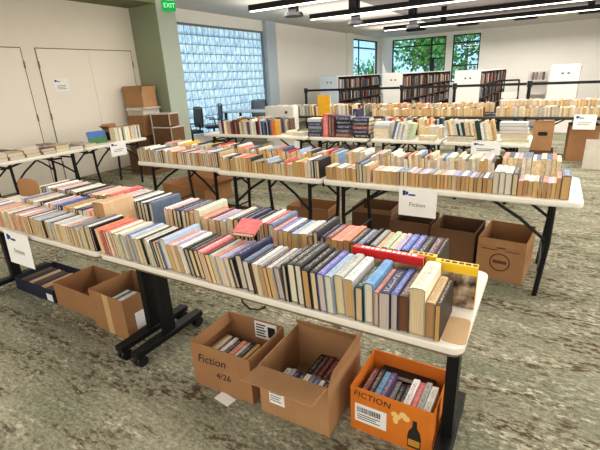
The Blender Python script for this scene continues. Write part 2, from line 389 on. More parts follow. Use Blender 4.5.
# paper on door etc.
def paper_sign(label, loc, rz, w=.285, h=.22, word='Fiction', tilt=0.0, thick=.0015, wordsize=.045, lines=0):
    S = thing('paper_sign', label, 'sign', loc, rz)
    S.rotation_euler = (tilt, 0, rz)
    MB().mm((-w/2, -thick, -h), (w/2, 0, 0)).build('sheet', M_paper, S)
    lg = MB(); lg.mm((-w*.40, -thick-.001, -h*.27), (-w*.32, -thick, -h*.10)); lg.mm((-w*.315, -thick-.001, -h*.24), (-w*.25, -thick, -h*.13))
    lg.mm((-w*.24, -thick-.001, -h*.27), (-w*.06, -thick, -h*.21))
    lg.build('logo', M_logo, S)
    if word: text(word, wordsize, S, (0, -thick-.0008, -h*.58), FRONT, M_inkgrey)
    if lines:
        l = MB()
        for i in range(lines): l.mm((-w*.3, -thick-.0008, -h*(.55+.12*i)-.004), (w*(.3-.1*(i % 2)), -thick, -h*(.55+.12*i)+.004))
        l.build('printed_lines', M_inkgrey, S)
    return S
paper_sign('white printed notice with a small blue logo taped on the closed double door', (LX+.01, 4.44, 1.74), PI/2, word='', lines=3, h=.215, w=.27)
paper_sign('white paper sign with blue logo hanging over the second row table edge, middle of picture', (-.78, 3.014, .742), 0)
paper_sign('white paper sign with blue logo hanging off the near table at the far left edge', (-2.76, 1.15, .745), 0, tilt=-.04)
paper_sign('white paper sign with blue logo taped to the left wall table end beside book rows', (-5.775, 4.15, .755), PI/2, word='', lines=2)
paper_sign('white paper sign with blue logo on the rightmost table of the third row', (-.6, 5.255, .76), 0, word='', lines=2, w=.32, h=.15)
paper_sign('white paper sign with blue logo hanging off the far black edged table, right picture edge', (.5, 8.24, .79), 0, w=.31, h=.24, word='', lines=2)

# exit sign on pillar
E_ = thing('exit_sign', 'green lit exit sign hung high on the sage pillar', 'sign', (-6.575, 6.40, 3.06), 1.25)
MB().mm((-.125, -.02, -.18), (.125, .02, 0)).build('housing', emis('exit_green', (30, 200, 90), .9), E_)
text('EXIT', .115, E_, (0, -.0215, -.09), FRONT, emis('exit_white', (200, 255, 215), 1.4))
MB().mm((-.02, -.015, 0), (.02, .015, .22)).build('bracket', M_white, E_)

# pendant lights
M_strip = emis('light_strip', (255, 248, 235), 5.0)
pend = [(-5.07, 4.3, 6.95, 'linear black pendant light, first and closest of the four ceiling strips'),
        (-4.87, 4.3, 8.92, 'linear black pendant light, second of the four ceiling strips from the camera'),
        (-4.7, 4.3, 10.93, 'linear black pendant light, third of the four ceiling strips from the camera'),
        (-4.62, 4.3, 13.0, 'linear black pendant light, last ceiling strip before the windowed wall')]
stemx = [(-4.25, -.9), (-3.87, -.3), (-3.2, 0), (-2.9, 0)]
for (x0, x1, y, lb), (sx, _) in zip(pend, stemx):
    P = thing('pendant_light', lb, 'light', (0, y, 2.75), 0, 'long linear pendant lights')
    MB().mm((x0, -.05, .012), (x1, .05, .11)).build('housing', M_black, P)
    MB().mm((x0+.02, -.042, -.002), (x1-.02, .042, .012)).build('diffuser', M_strip, P)
    for s in (sx, sx+3.4, sx+6.6):
        if s < x1:
            MB().mm((s-.07, -.03, .1), (s+.07, .03, CZ-2.75)).build('stem', M_black, P)
for k, (x, y, lb) in enumerate(((-4.25, 7.15, 'round black ceiling fixture on a square stem behind the first strip light'), (-3.87, 9.1, 'round black ceiling fixture on a square stem behind the second strip light'),
                            (-3.2, 11.1, 'round black ceiling fixture on a square stem behind the third strip light'))):
    Q = thing('ceiling_fixture', lb, 'light', (x, y, CZ-.03 if y > 8.4 else CZ), 0, 'round ceiling fixtures')
    MB().mm((-.08, -.05, -.58), (.08, .05, 0)).build('stem', M_black, Q)
    MB().cyl((0, 0, -.64), (0, 0, -.58), .18, .16, 20).build('disc', M_black, Q)
for x, y, lb in ((-5.26, 18.7, 'slim black ceiling diffuser above the corner windows'), (-3.2, 18.5, 'slim black ceiling diffuser above the narrow window'),
             (-1.22, 18.4, 'slim black ceiling diffuser, second from the right picture edge'), (.75, 18.4, 'slim black ceiling diffuser at the right picture edge')):
    V = thing('ceiling_vent', lb, 'vent', (x, y, CZ), 0, 'ceiling diffusers near the far wall')
    MB().mm((-.38, -.14, -.09), (.38, .14, 0)).build('frame', M_black, V)
    g = MB()
    for k in range(4): g.mm((-.34, -.1+k*.06, -.1), (.34, -.07+k*.06, -.09))
    g.build('slat', M_blackpl, V)

# ------------------------------------------------------------------ outside
M_leaf = mat('leaf_green', (120, 176, 62), .6, .5, 2.0); M_bark = mat('bark', (80, 66, 50), .9, .2)
for (x, y, h, rr, n, lb) in ((-6.9, 28.5, 5.2, 1.8, 1900, 'leafy green tree outside the wide corner window'), (-6.3, 37, 7.0, 2.6, 2400, 'leafy green tree outside the narrow window'), (-13.6, 36, 3.4, 1.6, 700, 'low leafy tree outside, behind the wide window at its lower corner')):
    T = thing('tree', lb, 'tree', (x, y, -.5), 0, 'trees outside the windows')
    MB().cyl((0, 0, 0), (0, 0, h*.6), .16, .09).build('trunk', M_bark, T)
    g = MB(); cl = [(R.gauss(0, rr*.5), R.gauss(0, rr*.35), h*.62+R.gauss(0, h*.19)) for _ in range(26)]
    for k in range(n):
        c = R.choice(cl); p = Vector((c[0]+R.gauss(0, .38), c[1]+R.gauss(0, .38), c[2]+R.gauss(0, .34))); s = R.uniform(.09, .2)
        a = Vector((R.gauss(0, 1), R.gauss(0, 1), R.gauss(0, 1))).normalized(); b = a.orthogonal().normalized()*.6
        g.add([p-a*s, p+b*s, p+a*s, p-b*s], [(0, 1, 2, 3)])
    g.build('foliage', M_leaf, T)
struct(MB().mm((-30, 22.3, -.6), (30, 60, -.5)).build('ground_outside', mat('outside_grass', (100, 130, 70), .9, .2, 1)))

# ------------------------------------------------------------------ tables
def training_table(label, x0, x1, group, corner=.04):
    """flip-top table on black T legs with casters"""
    w_, d_ = x1-x0, .612
    T = thing('training_table', label, 'table', ((x0+x1)/2, 1.474, 0), 0, group)
    MB().prism(rrect(w_, d_, corner), .712, .74, bev=.005).build('tabletop', M_lam, T)
    MB().prism(rrect(w_-.006, d_-.006, corner), .704, .712).build('edge_band', M_edge, T)
    for s in (-1, 1):
        xx = s*(w_/2-.065)
        L = MB().mm((xx-.023, -.036, .09), (xx+.023, .036, .704)).build('leg', M_black, T)
        MB().mm((xx-.03, -.22, .68), (xx+.03, .22, .703)).build('bracket', M_black, L)
        B = MB().prism([(-.03, -.27), (.03, -.27), (.036, 0), (.03, .27), (-.03, .27), (-.036, 0)], .066, .106, Matrix.Translation((xx, 0, 0)), .006).build('foot', M_black, T)
        for e in (-1, 1):
            g = MB(); yy = e*.235
            for q in (-1, 1): g.cyl((xx+q*.016-.011, yy, .034), (xx+q*.016+.011, yy, .034), .034, n=16)
            g.mm((xx-.012, yy-.02, .03), (xx+.012, yy+.02, .07))
            g.build('caster', M_blackpl, B)
    MB().mm((-w_/2+.1, -.02, .6), (w_/2-.1, .0, .68)).build('modesty_rail', M_black, T)
    return T
AX0, AX1 = -1.965, -.136
TA = training_table('white topped training table on black casters, nearest, with the orange carton beneath', AX0, AX1, None)
MB().tube([(.02, -.285, .706), (.025, -.285, .675), (.06, -.285, .655), (.105, -.285, .66), (.14, -.285, .68), (.15, -.285, .706)], .004, 6).build('cable', M_blackpl, TA)
training_table('white topped training table on black casters running off the left picture edge', -3.8, -1.975, None)

def folding_table(label, x0, x1, y0, y1, group, rz=0, top=M_plastic, th=.045, legm=M_black):
    w_, d_ = x1-x0, y1-y0
    if rz: w_, d_ = d_, w_
    T = thing('folding_table', label, 'table', ((x0+x1)/2, (y0+y1)/2, 0), rz, group)
    MB().prism(rrect(w_, d_, .05), .74-th, .74, bev=.012).build('tabletop', top, T)
    zt = .74-th; bl = min(.42, w_/2-.2)
    for s in (-1, 1):
        xx = s*(w_/2-.16)
        for e in (-1, 1):
            MB().tube([(xx, e*(d_/2-.09), zt), (xx+s*.0, e*(d_/2-.085), .4), (xx-s*.03, e*(d_/2-.08), 0)], .0175).build('leg', legm, T)
        for e in (-1, 1): MB().tube([(xx-s*.01, e*(d_/2-.09), .42), (xx-s*bl*.45, e*(d_/2-.11), .56), (xx-s*bl, e*(d_/2-.13), zt-.002)], .012).build('brace', legm, T)
        MB().tube([(xx, -d_/2+.09, zt-.06), (xx, d_/2-.09, zt-.06)], .012).build('cross_bar', legm, T)
        MB().tube([(xx-s*.03, -d_/2+.085, .2), (xx-s*.03, d_/2-.085, .2)], .010).build('cross_bar', legm, T)
        MB().tube([(xx-s*.0, 0, zt-.09), (xx-s*bl*.3, 0, zt-.085), (xx-s*bl*.7, 0, zt-.05), (xx-s*bl, 0, zt)], .013).build('brace', legm, T)
    return T
folding_table('white plastic folding table, rightmost of the second row, holding the tan paperbacks', -1.6, .262, 3.03, 3.79, 'second row folding tables')
folding_table('white plastic folding table in the middle of the second row', -2.78, -1.61, 3.03, 3.79, 'second row folding tables')
folding_table('white plastic folding table, leftmost of the second row', -4.06, -2.79, 3.11, 3.84, 'second row folding tables')
folding_table('white folding table at the left end of the third row, by the office chairs', -5.06, -3.02, 5.3, 6.06, 'third row folding tables')
folding_table('white folding table of the third row holding dark blue volumes and a red book', -3.0, -2.09, 5.3, 6.06, 'third row folding tables')
folding_table('white folding table of the third row with mixed leaning books, left of the rightmost', -2.05, -1.13, 5.3, 6.06, 'third row folding tables')
folding_table('white folding table at the right end of the third row', -1.11, -.15, 5.3, 6.06, 'third row folding tables')
M_fartop = mat('dark_table_top', (52, 48, 46), .6, .1)
folding_table('dark edged folding table of the fourth row, right end under cream book spines', -.35, 1.48, 8.28, 9.04, 'fourth row tables', top=M_fartop)
folding_table('dark edged folding table of the fourth row, middle, behind the leaning books', -2.2, -.37, 8.28, 9.04, 'fourth row tables', top=M_fartop)
folding_table('dark edged folding table of the fourth row, left part behind the red book', -4.05, -2.22, 8.28, 9.04, 'fourth row tables', top=M_fartop)
folding_table('dark edged folding table at the left end of the fourth row near the white cabinet', -5.9, -4.07, 8.28, 9.04, 'fourth row tables', top=M_fartop)
folding_table('white folding table along the left wall, end nearest the green pillar', -6.5, -5.78, 3.62, 4.74, 'left wall tables', PI/2)
folding_table('white folding table along the left wall, middle one under loose papers', -6.5, -5.78, 2.45, 3.6, 'left wall tables', PI/2)
folding_table('white folding table along the left wall, cut by the picture edge', -6.5, -5.78, 1.2, 2.43, 'left wall tables', PI/2)

# ------------------------------------------------------------------ books
ONES = 'zeroth first second third fourth fifth sixth seventh eighth ninth tenth eleventh twelfth thirteenth fourteenth fifteenth sixteenth seventeenth eighteenth nineteenth'.split()
TENS = {2: 'twent', 3: 'thirt', 4: 'fort', 5: 'fift', 6: 'sixt', 7: 'sevent', 8: 'eight'}
def nth(n):
    if n < 20: return ONES[n]
    t, o = divmod(n, 10)
    return TENS[t]+'ieth' if o == 0 else TENS[t]+'y-'+ONES[o]
PAGECOL = {'cream': (216, 194, 154), 'gold': (202, 166, 112), 'pale': (216, 206, 186), 'tan': (184, 146, 98), 'grey': (186, 176, 162), 'brown': (112, 78, 56)}
NBOOK = [0]
def book(label, kind, t, L, W, col, page, M, group, cat='book', name=None):
    """spine along Y on top of local z=W; origin at the middle of the lower front edge"""
    hard = kind == 'hardcover'
    B = thing(name or ('hardcover_book' if hard else 'paperback_book'), label, cat, (0, 0, 0), 0, group)
    B.matrix_world = M
    ct = .0034 if hard else .0016; ov = .004 if hard else .0
    g = MB(); bul = .005 if hard else .0008
    prof = [(-t/2, 0), (-t/2, W-bul), (-t*.3, W), (t*.3, W), (t/2, W-bul), (t/2, 0), (t/2-ct, 0), (t/2-ct, W-bul-ct), (t*.27, W-ct), (-t*.27, W-ct), (-t/2+ct, W-bul-ct), (-t/2+ct, 0)]
    n = len(prof)
    vs = [(x, 0, z) for x, z in prof] + [(x, L, z) for x, z in prof]
    fs = [(i, i+n, (i+1) % n+n, (i+1) % n) for i in range(n)]
    for a, b in ((0, 0), (1, 1), (2, 2), (3, 3), (4, 4)):
        i, j = a, a+1; k, l = 11-a-1, 11-a
        fs += [(i, j, k, l), (l+n, k+n, j+n, i+n)]
    o = g.add(vs, fs).build('cover', COVER, B)
    c = PAL[col]; jit = R.uniform(.88, 1.12)
    lc = lin(c); o.color = (lc[0]*jit, lc[1]*jit*R.uniform(.94, 1.06), lc[2]*jit, 1)
    p = MB().mm((-t/2+ct, ov, ov), (t/2-ct, L-ov, W-ct-bul*.6)).build('pages', PAGES, B)
    pc = PAGECOL[page]; j = R.uniform(.86, 1.08); pl = lin(pc); p.color = (pl[0]*j, pl[1]*j*R.uniform(.95, 1.03), pl[2]*j*R.uniform(.88, 1.05), 1)
    NBOOK[0] += 1
    return B
SIZES = {'C': ('hardcover', .222, .172), 'j': ('hardcover', .214, .155), 'b': ('paperback', .168, .108), 'X': ('hardcover', .2, .2), 'm': ('paperback', .178, .108), 't': ('paperback', .205, .135), 'h': ('hardcover', .232, .155), 'H': ('hardcover', .245, .168), 's': ('hardcover', .2, .135)}
def gen(pal, kinds, tr, pages):
    while True:
        k = R.choice(kinds); yield (R.uniform(*tr), R.choice(pal), k, R.choice(pages))
def row(specs, xr, xl, y, z, lean, phrase, group, yj=.008, label_kind=True, count_from='right', rz=0.0):
    """lay books from the right end xr leftwards to xl; specs give (thickness, colour, size, page tone)"""
    x = xr; i = 0; prev = Wp = 0; placed = []
    for sp in specs:
        t, col, k, page = sp[:4]
        kind, L, W = SIZES[k]; L *= R.uniform(.97, 1.03); W *= R.uniform(.97, 1.03)
        a = lean(x) if callable(lean) else lean
        a = math.radians(a + R.uniform(-.25, .25)); adv = t/math.cos(a) + .0016
        if x-adv < xl: break
        # local frame: rotated about Y; a > 0 leans the top to -X; pivot is the lower left corner
        if i and prev > a: x -= Wp*(math.tan(prev)-math.tan(a))+.001
        if x-adv < xl: break
        i = 1; prev, Wp = a, W
        xc = x-adv/2
        M = Matrix.Translation((xc, y+R.uniform(-yj, yj), z + t/2*abs(math.sin(a))+.0005)) @ Euler((0, -a, rz)).to_matrix().to_4x4()
        placed.append((t, L, W, col, kind, page, M)); x -= adv
    n = len(placed)
    for i, (t, L, W, col, kind, page, M) in enumerate(placed):
        k = i+1 if count_from == 'right' else n-i
        big = 'thick ' if t > .036 else ('thin ' if t < .015 else '')
        book(f'{big}{col} {kind}, {nth(k)} from {count_from}, {phrase}', kind, t, L, W, col, page, M, group)
    return x
from itertools import chain as _chain

# --- nearest table, front row (right to left, then general mixtures)
def leanA(x): return 1.5 if x > -.5 else (4.5 if x > -.78 else (9.5 if x > -1.0 else 13.0 if x > -1.55 else 11.0))
A1 = [(.016, 'dark brown', 't', 'tan'), (.03, 'tan', 's', 'tan'), (.05, 'cream', 'C', 'cream'), (.036, 'brown', 's', 'brown'), (.022, 'blue', 't', 'grey'), (.036, 'navy blue', 't', 'grey'),
      (.02, 'salmon pink', 's', 'grey'), (.034, 'sky blue', 'j', 'pale'), (.03, 'dark green', 's', 'cream'), (.038, 'white', 'j', 'gold'), (.036, 'pale grey', 'j', 'cream'), (.03, 'pale blue', 'j', 'pale'),
      (.03, 'blue violet', 'h', 'pale'), (.027, 'charcoal grey', 'h', 'cream'), (.032, 'black', 'h', 'gold'), (.03, 'charcoal grey', 'H', 'pale'), (.034, 'charcoal grey', 'H', 'pale'), (.02, 'black', 'h', 'grey'),
      (.03, 'grey', 's', 'grey'), (.022, 'pale grey', 't', 'gold'), (.018, 'plum', 't', 'gold'), (.02, 'pale grey', 't', 'tan'), (.022, 'white', 't', 'cream'), (.02, 'black', 's', 'brown'), (.034, 'slate blue', 's', 'pale'),
      (.034, 'navy blue', 'h', 'pale'), (.022, 'dark brown', 's', 'grey'), (.022, 'lilac', 't', 'cream'), (.026, 'pale blue', 't', 'cream'), (.018, 'orange', 't', 'pale'), (.02, 'pale grey', 't', 'cream'), (.022, 'black', 't', 'cream'),
      (.022, 'red', 't', 'cream'), (.02, 'pink', 't', 'pale'), (.028, 'dark red', 's', 'cream'), (.03, 'dark green', 's', 'cream'), (.026, 'charcoal grey', 's', 'grey'), (.03, 'white', 's', 'pale'), (.022, 'lilac', 't', 'gold'), (.026, 'white', 't', 'cream'),
      (.024, 'salmon pink', 't', 'gold'), (.034, 'pale blue', 'h', 'pale'), (.022, 'slate blue', 's', 'cream'), (.022, 'orange', 't', 'cream'), (.018, 'black', 's', 'grey'), (.02, 'white', 's', 'cream'), (.022, 'pale grey', 's', 'cream')]
mix_pastel = ['pink', 'salmon pink', 'lilac', 'pale grey', 'pale grey', 'white', 'white', 'pale blue', 'grey', 'cream', 'cream', 'slate blue', 'tan', 'charcoal grey']
mix_all = ['white', 'white', 'white', 'cream', 'cream', 'pale grey', 'pale grey', 'black', 'black', 'navy blue', 'red', 'pink', 'pale blue', 'orange', 'tan', 'gold', 'grey', 'slate blue', 'charcoal grey', 'dark brown', 'dark green']
GN = 'books on the near tables'
row(_chain(A1, gen(mix_all, 'ts', (.016, .03), ['cream', 'pale'])), -.212, -1.95, 1.182, .74, leanA, 'front row of the nearest table', GN)
# --- nearest table, back row
A2 = [(.014, 'dark brown', 's', 'brown'), (.034, 'plum', 's', 'grey'), (.036, 'black', 's', 'grey'), (.032, 'blue violet', 's', 'cream'), (.03, 'blue', 's', 'cream'), (.024, 'lilac', 's', 'tan'), (.024, 'cream', 's', 'tan'), (.026, 'pale green', 's', 'tan'), (.024, 'tan', 's', 'tan'),
      (.03, 'grey', 's', 'tan'), (.02, 'black', 's', 'brown'), (.03, 'slate blue', 's', 'tan'), (.028, 'charcoal grey', 's', 'tan'), (.03, 'orange', 't', 'tan'), (.026, 'salmon pink', 't', 'tan'), (.03, 'orange', 't', 'gold'), (.036, 'dark red', 's', 'gold'), (.022, 'navy blue', 's', 'grey'), (.026, 'charcoal grey', 'h', 'cream'),
      (.03, 'grey', 's', 'gold'), (.026, 'white', 't', 'gold'), (.022, 'cream', 't', 'tan'), (.03, 'pale blue', 't', 'gold'), (.022, 'navy blue', 't', 'gold'), (.024, 'white', 't', 'gold'), (.028, 'blue', 't', 'cream'), (.02, 'salmon pink', 't', 'cream'), (.034, 'slate blue', 'h', 'pale'),
      (.03, 'red', 'h', 'gold'), (.02, 'white', 'h', 'tan'), (.022, 'black', 'h', 'grey'), (.024, 'black', 'h', 'cream'), (.02, 'white', 't', 'pale'), (.026, 'navy blue', 'h', 'cream'), (.02, 'dark brown', 'h', 'cream'), (.036, 'navy blue', 'h', 'gold'), (.04, 'cream', 'h', 'cream'),
      (.026, 'pale blue', 't', 'cream'), (.022, 'slate blue', 't', 'cream'), (.026, 'lilac', 't', 'gold'), (.022, 'pink', 't', 'cream'), (.024, 'plum', 't', 'cream'), (.03, 'salmon pink', 't', 'cream'), (.024, 'orange', 't', 'pale'), (.046, 'pale green', 'H', 'cream'), (.034, 'salmon pink', 'h', 'cream'), (.03, 'dark red', 'h', 'cream'), (.034, 'slate blue', 'h', 'pale'), (.03, 'navy blue', 'h', 'pale'), (.03, 'charcoal grey', 'h', 'cream'), (.034, 'pink', 'h', 'cream'), (.03, 'white', 'h', 'cream')]
row(A2, -.30, -1.95, 1.55, .74, lambda x: 2.5 if x > -.9 else 1.0, 'back row of the nearest table', GN, yj=.01)
# --- table to the left: front, middle and back rows
row(_chain([(.02, 'black', 's', 'grey'), (.024, 'white', 't', 'cream'), (.022, 'lilac', 't', 'cream'), (.02, 'grey', 't', 'cream')], gen(mix_pastel, 'm', (.016, .028), ['cream', 'gold', 'cream'])), -1.985, -3.4, 1.185, .74, 5.0, 'front row of the left near table', GN)
row([(.06, 'tan', 'X', 'tan'), (.055, 'tan', 'X', 'tan'), (.03, 'pink', 't', 'cream'), (.03, 'salmon pink', 't', 'cream'), (.034, 'pink', 't', 'cream'), (.05, 'navy blue', 's', 'pale'), (.03, 'charcoal grey', 's', 'cream'), (.034, 'cream', 's', 'cream'), (.03, 'tan', 't', 'tan'), (.03, 'gold', 't', 'gold'), (.03, 'blue', 's', 'pale'), (.03, 'dark brown', 's', 'cream'), (.03, 'blue', 's', 'pale'), (.026, 'pink', 't', 'cream')] + [q for q, _ in zip(gen(mix_all, 'ts', (.022, .034), ['cream', 'pale']), range(12))],
    -2.12, -3.7, 1.362, .742, 2, 'middle row of the left near table', GN)
row([(.03, 'slate blue', 'h', 'pale'), (.034, 'navy blue', 'h', 'pale'), (.03, 'white', 'h', 'pale'), (.036, 'black', 'h', 'pale'), (.03, 'white', 'h', 'pale'), (.03, 'pale grey', 'h', 'cream'), (.03, 'black', 'h', 'cream'), (.034, 'white', 'h', 'cream'), (.026, 'pink', 'h', 'cream'), (.03, 'pale grey', 'h', 'cream'), (.03, 'white', 'h', 'cream'), (.06, 'red', 'H', 'cream'), (.03, 'salmon pink', 'h', 'tan'), (.03, 'cream', 'h', 'tan'),
     (.03, 'tan', 'h', 'tan'), (.03, 'cream', 'h', 'tan'), (.03, 'pink', 'h', 'cream'), (.03, 'pale grey', 'h', 'tan'), (.03, 'charcoal grey', 'h', 'tan'), (.03, 'grey', 'h', 'brown'), (.03, 'dark brown', 'h', 'tan'), (.03, 'charcoal grey', 'h', 'brown')] + [q for q, _ in zip(gen(mix_all, 'h', (.022, .034), ['cream', 'pale']), range(16))],
    -1.99, -3.45, 1.578, .742, 1.5, 'back row of the left near table', GN)

# wide picture books standing spine up along the table, behind the front row
def wide_book(label, x0, x1, y, W, t, col, m_face, word, tcol):
    B = thing('picture_book', label, 'book', ((x0+x1)/2, y, .741), 0.0)
    w_ = x1-x0
    MB().mm((-w_/2, 0, 0), (w_/2, .003, W)).build('front_cover', m_face, B)
    o = MB().mm((-w_/2, 0, W), (w_/2, t, W+.004)).build('spine', mat('spine_'+col, PAL[col], .4), B)
    MB().mm((-w_/2, 0, W-.03), (w_/2, -.0008, W)).build('top_strip', mat('spine_'+col, PAL[col], .4), B)
    MB().mm((-w_/2, t-.003, 0), (w_/2, t, W)).build('back_cover', mat('spine_'+col, PAL[col], .4), B)
    MB().mm((-w_/2+.004, .003, .004), (w_/2-.004, t-.003, W)).build('pages', mat('picture_pages', (226, 216, 196), .8, .08, 40), B)
    g = MB()   # rows of unreadable title strokes on the spine
    x = -w_*.38
    while x < w_*.38:
        s = R.uniform(.008, .02); g.mm((x, t*.25, W+.004), (x+s, t*.75, W+.0046)); x += s+.006
    g.build('title', mat('title_'+tcol, PAL[tcol], .5), B)
wide_book('large yellow spined picture book standing at the right corner of the nearest table', -.292, -.147, 1.43, .165, .03, 'yellow', M_pic, '', 'black')
wide_book('large yellow spined picture book between the red one and the corner one', -.40, -.298, 1.462, .165, .028, 'yellow', M_pic, '', 'black')
wide_book('large red spined picture book standing lengthwise behind the front row', -.62, -.335, 1.424, .168, .032, 'red', M_pic, '', 'white')
# flat brown card at the table corner
tag(MB().prism(rrect(.075, .16, .02), .7405, .7425, Matrix.Translation((-.175, 1.275, 0)) @ Matrix.Rotation(.05, 4, 'Z')).build('cardboard_card', cardboard('kraft_card', (204, 172, 134))), 'flat brown kraft card lying on the bare corner of the nearest table', 'card')
# red glossy book resting on top of the front row
def flat_book(label, loc, rz, w_, d_, t, col, group=None, page='pale', tilt=(0, 0), kind='hardcover', cat='book', name=None):
    W_, L_ = w_, d_
    M = Matrix.Translation(loc) @ Euler((tilt[0], tilt[1], rz)).to_matrix().to_4x4() @ Matrix.Translation((-w_/2, -d_/2, t/2)) @ Matrix.Rotation(PI/2, 4, 'Y')
    return book(label, kind, t, L_, W_, col, page, M, group, cat, name)
flat_book('bright red glossy book lying across the tops of the front row books', (-1.13, 1.40, .92), .35, .10, .15, .02, 'red', tilt=(.1, .1))

# --- second row tables, front rows
G2 = 'books on the second row tables'
tanp = ['white', 'white', 'cream', 'cream', 'pink', 'pale grey', 'pale grey', 'tan', 'lilac', 'pale blue', 'grey', 'slate blue', 'charcoal grey', 'white']
R2 = [(.05, 'slate blue', 'h', 'gold'), (.024, 'salmon pink', 't', 'gold'), (.024, 'cream', 'm', 'gold'), (.022, 'lilac', 'm', 'tan'), (.024, 'orange', 'm', 'tan'), (.022, 'plum', 'm', 'tan'), (.03, 'pale grey', 'm', 'gold'), (.026, 'white', 'm', 'gold'), (.026, 'cream', 'm', 'tan'), (.03, 'pink', 'm', 'tan'),
      (.034, 'charcoal grey', 'h', 'cream'), (.04, 'white', 'h', 'pale'), (.036, 'pale grey', 'h', 'pale'), (.036, 'white', 'h', 'pale')]
row(_chain(R2, gen(tanp, 'mmmmm', (.02, .034), ['gold', 'tan', 'gold', 'gold', 'cream'])), .175, -1.17, 3.065, .74, 1.0, 'front row, right second-row table', G2)
row([(.03, 'tan', 't', 'cream'), (.03, 'cream', 's', 'cream'), (.026, 'slate blue', 'h', 'pale'), (.03, 'black', 'h', 'cream')] + [s for s, _ in zip(gen(tanp, 'mm', (.024, .036), ['gold', 'tan']), range(16))],
    -1.172, -1.59, 3.06, .74, 4.0, 'leaning part of right second-row table', G2)
row(_chain([(.03, 'black', 'h', 'cream'), (.024, 'navy blue', 'h', 'pale'), (.024, 'black', 'h', 'pale'), (.03, 'white', 'h', 'pale'), (.03, 'white', 't', 'cream'), (.03, 'orange', 't', 'gold'), (.03, 'gold', 't', 'gold'), (.026, 'yellow', 't', 'gold')], gen(mix_all, 'tmm', (.022, .036), ['cream', 'gold', 'gold'])),
    -1.63, -2.77, 3.06, .74, 3.0, 'front row, middle second-row table', G2)
row(_chain([(.03, 'tan', 'h', 'gold'), (.03, 'navy blue', 'h', 'cream'), (.03, 'black', 'h', 'pale'), (.024, 'cream', 'h', 'pale')], gen(mix_all, 'ths', (.02, .034), ['cream', 'cream', 'pale', 'gold'])),
    -2.80, -4.04, 3.14, .74, 2.0, 'front row, left second-row table', G2)

# --- the many other books, one mass: farther rows, far tables, library shelves
many = MB()
def lin3(n, k=1.0): c = lin(PAL[n]); return (c[0]*k, c[1]*k, c[2]*k, 1)
def lump(t, L, W, col, page, M):
    k = R.uniform(.8, 1.1); pc = lin(PAGECOL[page]); pc = (pc[0]*k, pc[1]*k, pc[2]*k, 1); cc = lin3(col, R.uniform(.85, 1.1))
    many.mm((-t/2, 0, 0), (t/2, L, W), M, [cc, cc, pc, cc, pc, cc])
def mass_row(xr, xl, y, z, kinds, tr, pal, pages, lean=1.0, spines_front=False, yj=.01, Ls=1.0):
    x = xr
    while True:
        k = R.choice(kinds); t = R.uniform(*tr); kind, L, W = SIZES[k]; L *= R.uniform(.95, 1.05)*Ls; W *= R.uniform(.92, 1.05)
        a = math.radians((lean(x) if callable(lean) else lean)+R.uniform(-1, 1)); adv = t/math.cos(a)+.001
        if x-adv < xl: break
        M = Matrix.Translation((x-adv/2, y+R.uniform(-yj, yj), z+t/2*abs(math.sin(a))+.0005)) @ Matrix.Rotation(-a, 4, 'Y')
        col = R.choice(pal)
        if spines_front:
            c = lin3(col, R.uniform(.85, 1.1)); p = lin(PAGECOL['cream']); many.mm((-t/2, 0, 0), (t/2, W, L), M, [c, p, c, c, c, c])
        else: lump(t, L, W, col, R.choice(pages), M)
        x -= adv
pale_mix = ['white', 'white', 'white', 'cream', 'cream', 'pale grey', 'pale blue', 'pink', 'tan', 'charcoal grey', 'slate blue', 'salmon pink', 'black', 'pale green']
mass_row(.12, -.3, 3.50, .75, 'H', (.024, .036), ['white', 'cream', 'salmon pink', 'slate blue', 'pink', 'pale grey', 'white', 'charcoal grey'], ['cream', 'pale'], 1)
mass_row(-.31, -1.56, 3.45, .745, 'hHs', (.018, .032), pale_mix, ['cream', 'gold', 'pale', 'pale', 'grey'], 4)
mass_row(-1.64, -2.75, 3.45, .74, 'ht', (.022, .036), mix_all, ['cream', 'gold'], 4)
mass_row(-2.82, -4.02, 3.53, .74, 'ht', (.022, .036), pale_mix + ['red', 'yellow', 'dark green'], ['cream', 'pale'], 3)
mass_row(.1, -1.5, 3.64, .83, 'th', (.022, .036), pale_mix, ['cream'], 2, yj=.02) if False else None
# third row
mass_row(-3.6, -4.75, 5.36, .74, 'hst', (.024, .04), mix_all + ['brown', 'tan', 'dark brown'], ['tan', 'cream', 'gold'], 3, True)
mass_row(-3.5, -4.6, 5.65, .74, 'hst', (.024, .04), mix_all + ['brown', 'tan'], ['tan', 'cream'], 3, True)
mass_row(-1.5, -1.78, 5.35, .74, 'th', (.022, .034), ['pale blue', 'white', 'slate blue', 'pale green', 'green', 'cream', 'lilac'], ['pale', 'cream'], -12, True)
mass_row(-1.16, -1.48, 5.55, .74, 'th', (.022, .034), pale_mix, ['pale', 'cream'], 0)
mass_row(-.52, -1.09, 5.5, .74, 'th', (.02, .032), ['white', 'cream', 'pale grey', 'cream', 'dark green', 'tan'], ['pale', 'cream'], 14, True)
mass_row(-1.2, -3.0, 5.78, .74, 'th', (.02, .032), mix_all + ['olive green'], ['pale', 'cream'], 5, True)
def lying(x, y, z, w_, d_, t, col, page='pale', rz=0.0):
    M = Matrix.Translation((x, y, z)) @ Matrix.Rotation(rz, 4, 'Z'); cc = lin3(col); pc = lin(PAGECOL[page])
    many.mm((-w_/2, -d_/2, 0), (w_/2, d_/2, t), M, [cc, cc, pc if R.random() < .5 else cc, pc, cc, cc])
for i in range(5): lying(-1.92+R.uniform(-.02, .02), 5.5, .741+i*.042, .22, .17, .04, R.choice(['white', 'cream', 'cream', 'pale grey']), rz=R.uniform(-.1, .1))
for i in range(2): lying(-1.3+R.uniform(-.02, .02), 5.36, .741+i*.032, .2, .1, .03, R.choice(['cream', 'tan']), rz=R.uniform(-.1, .1))
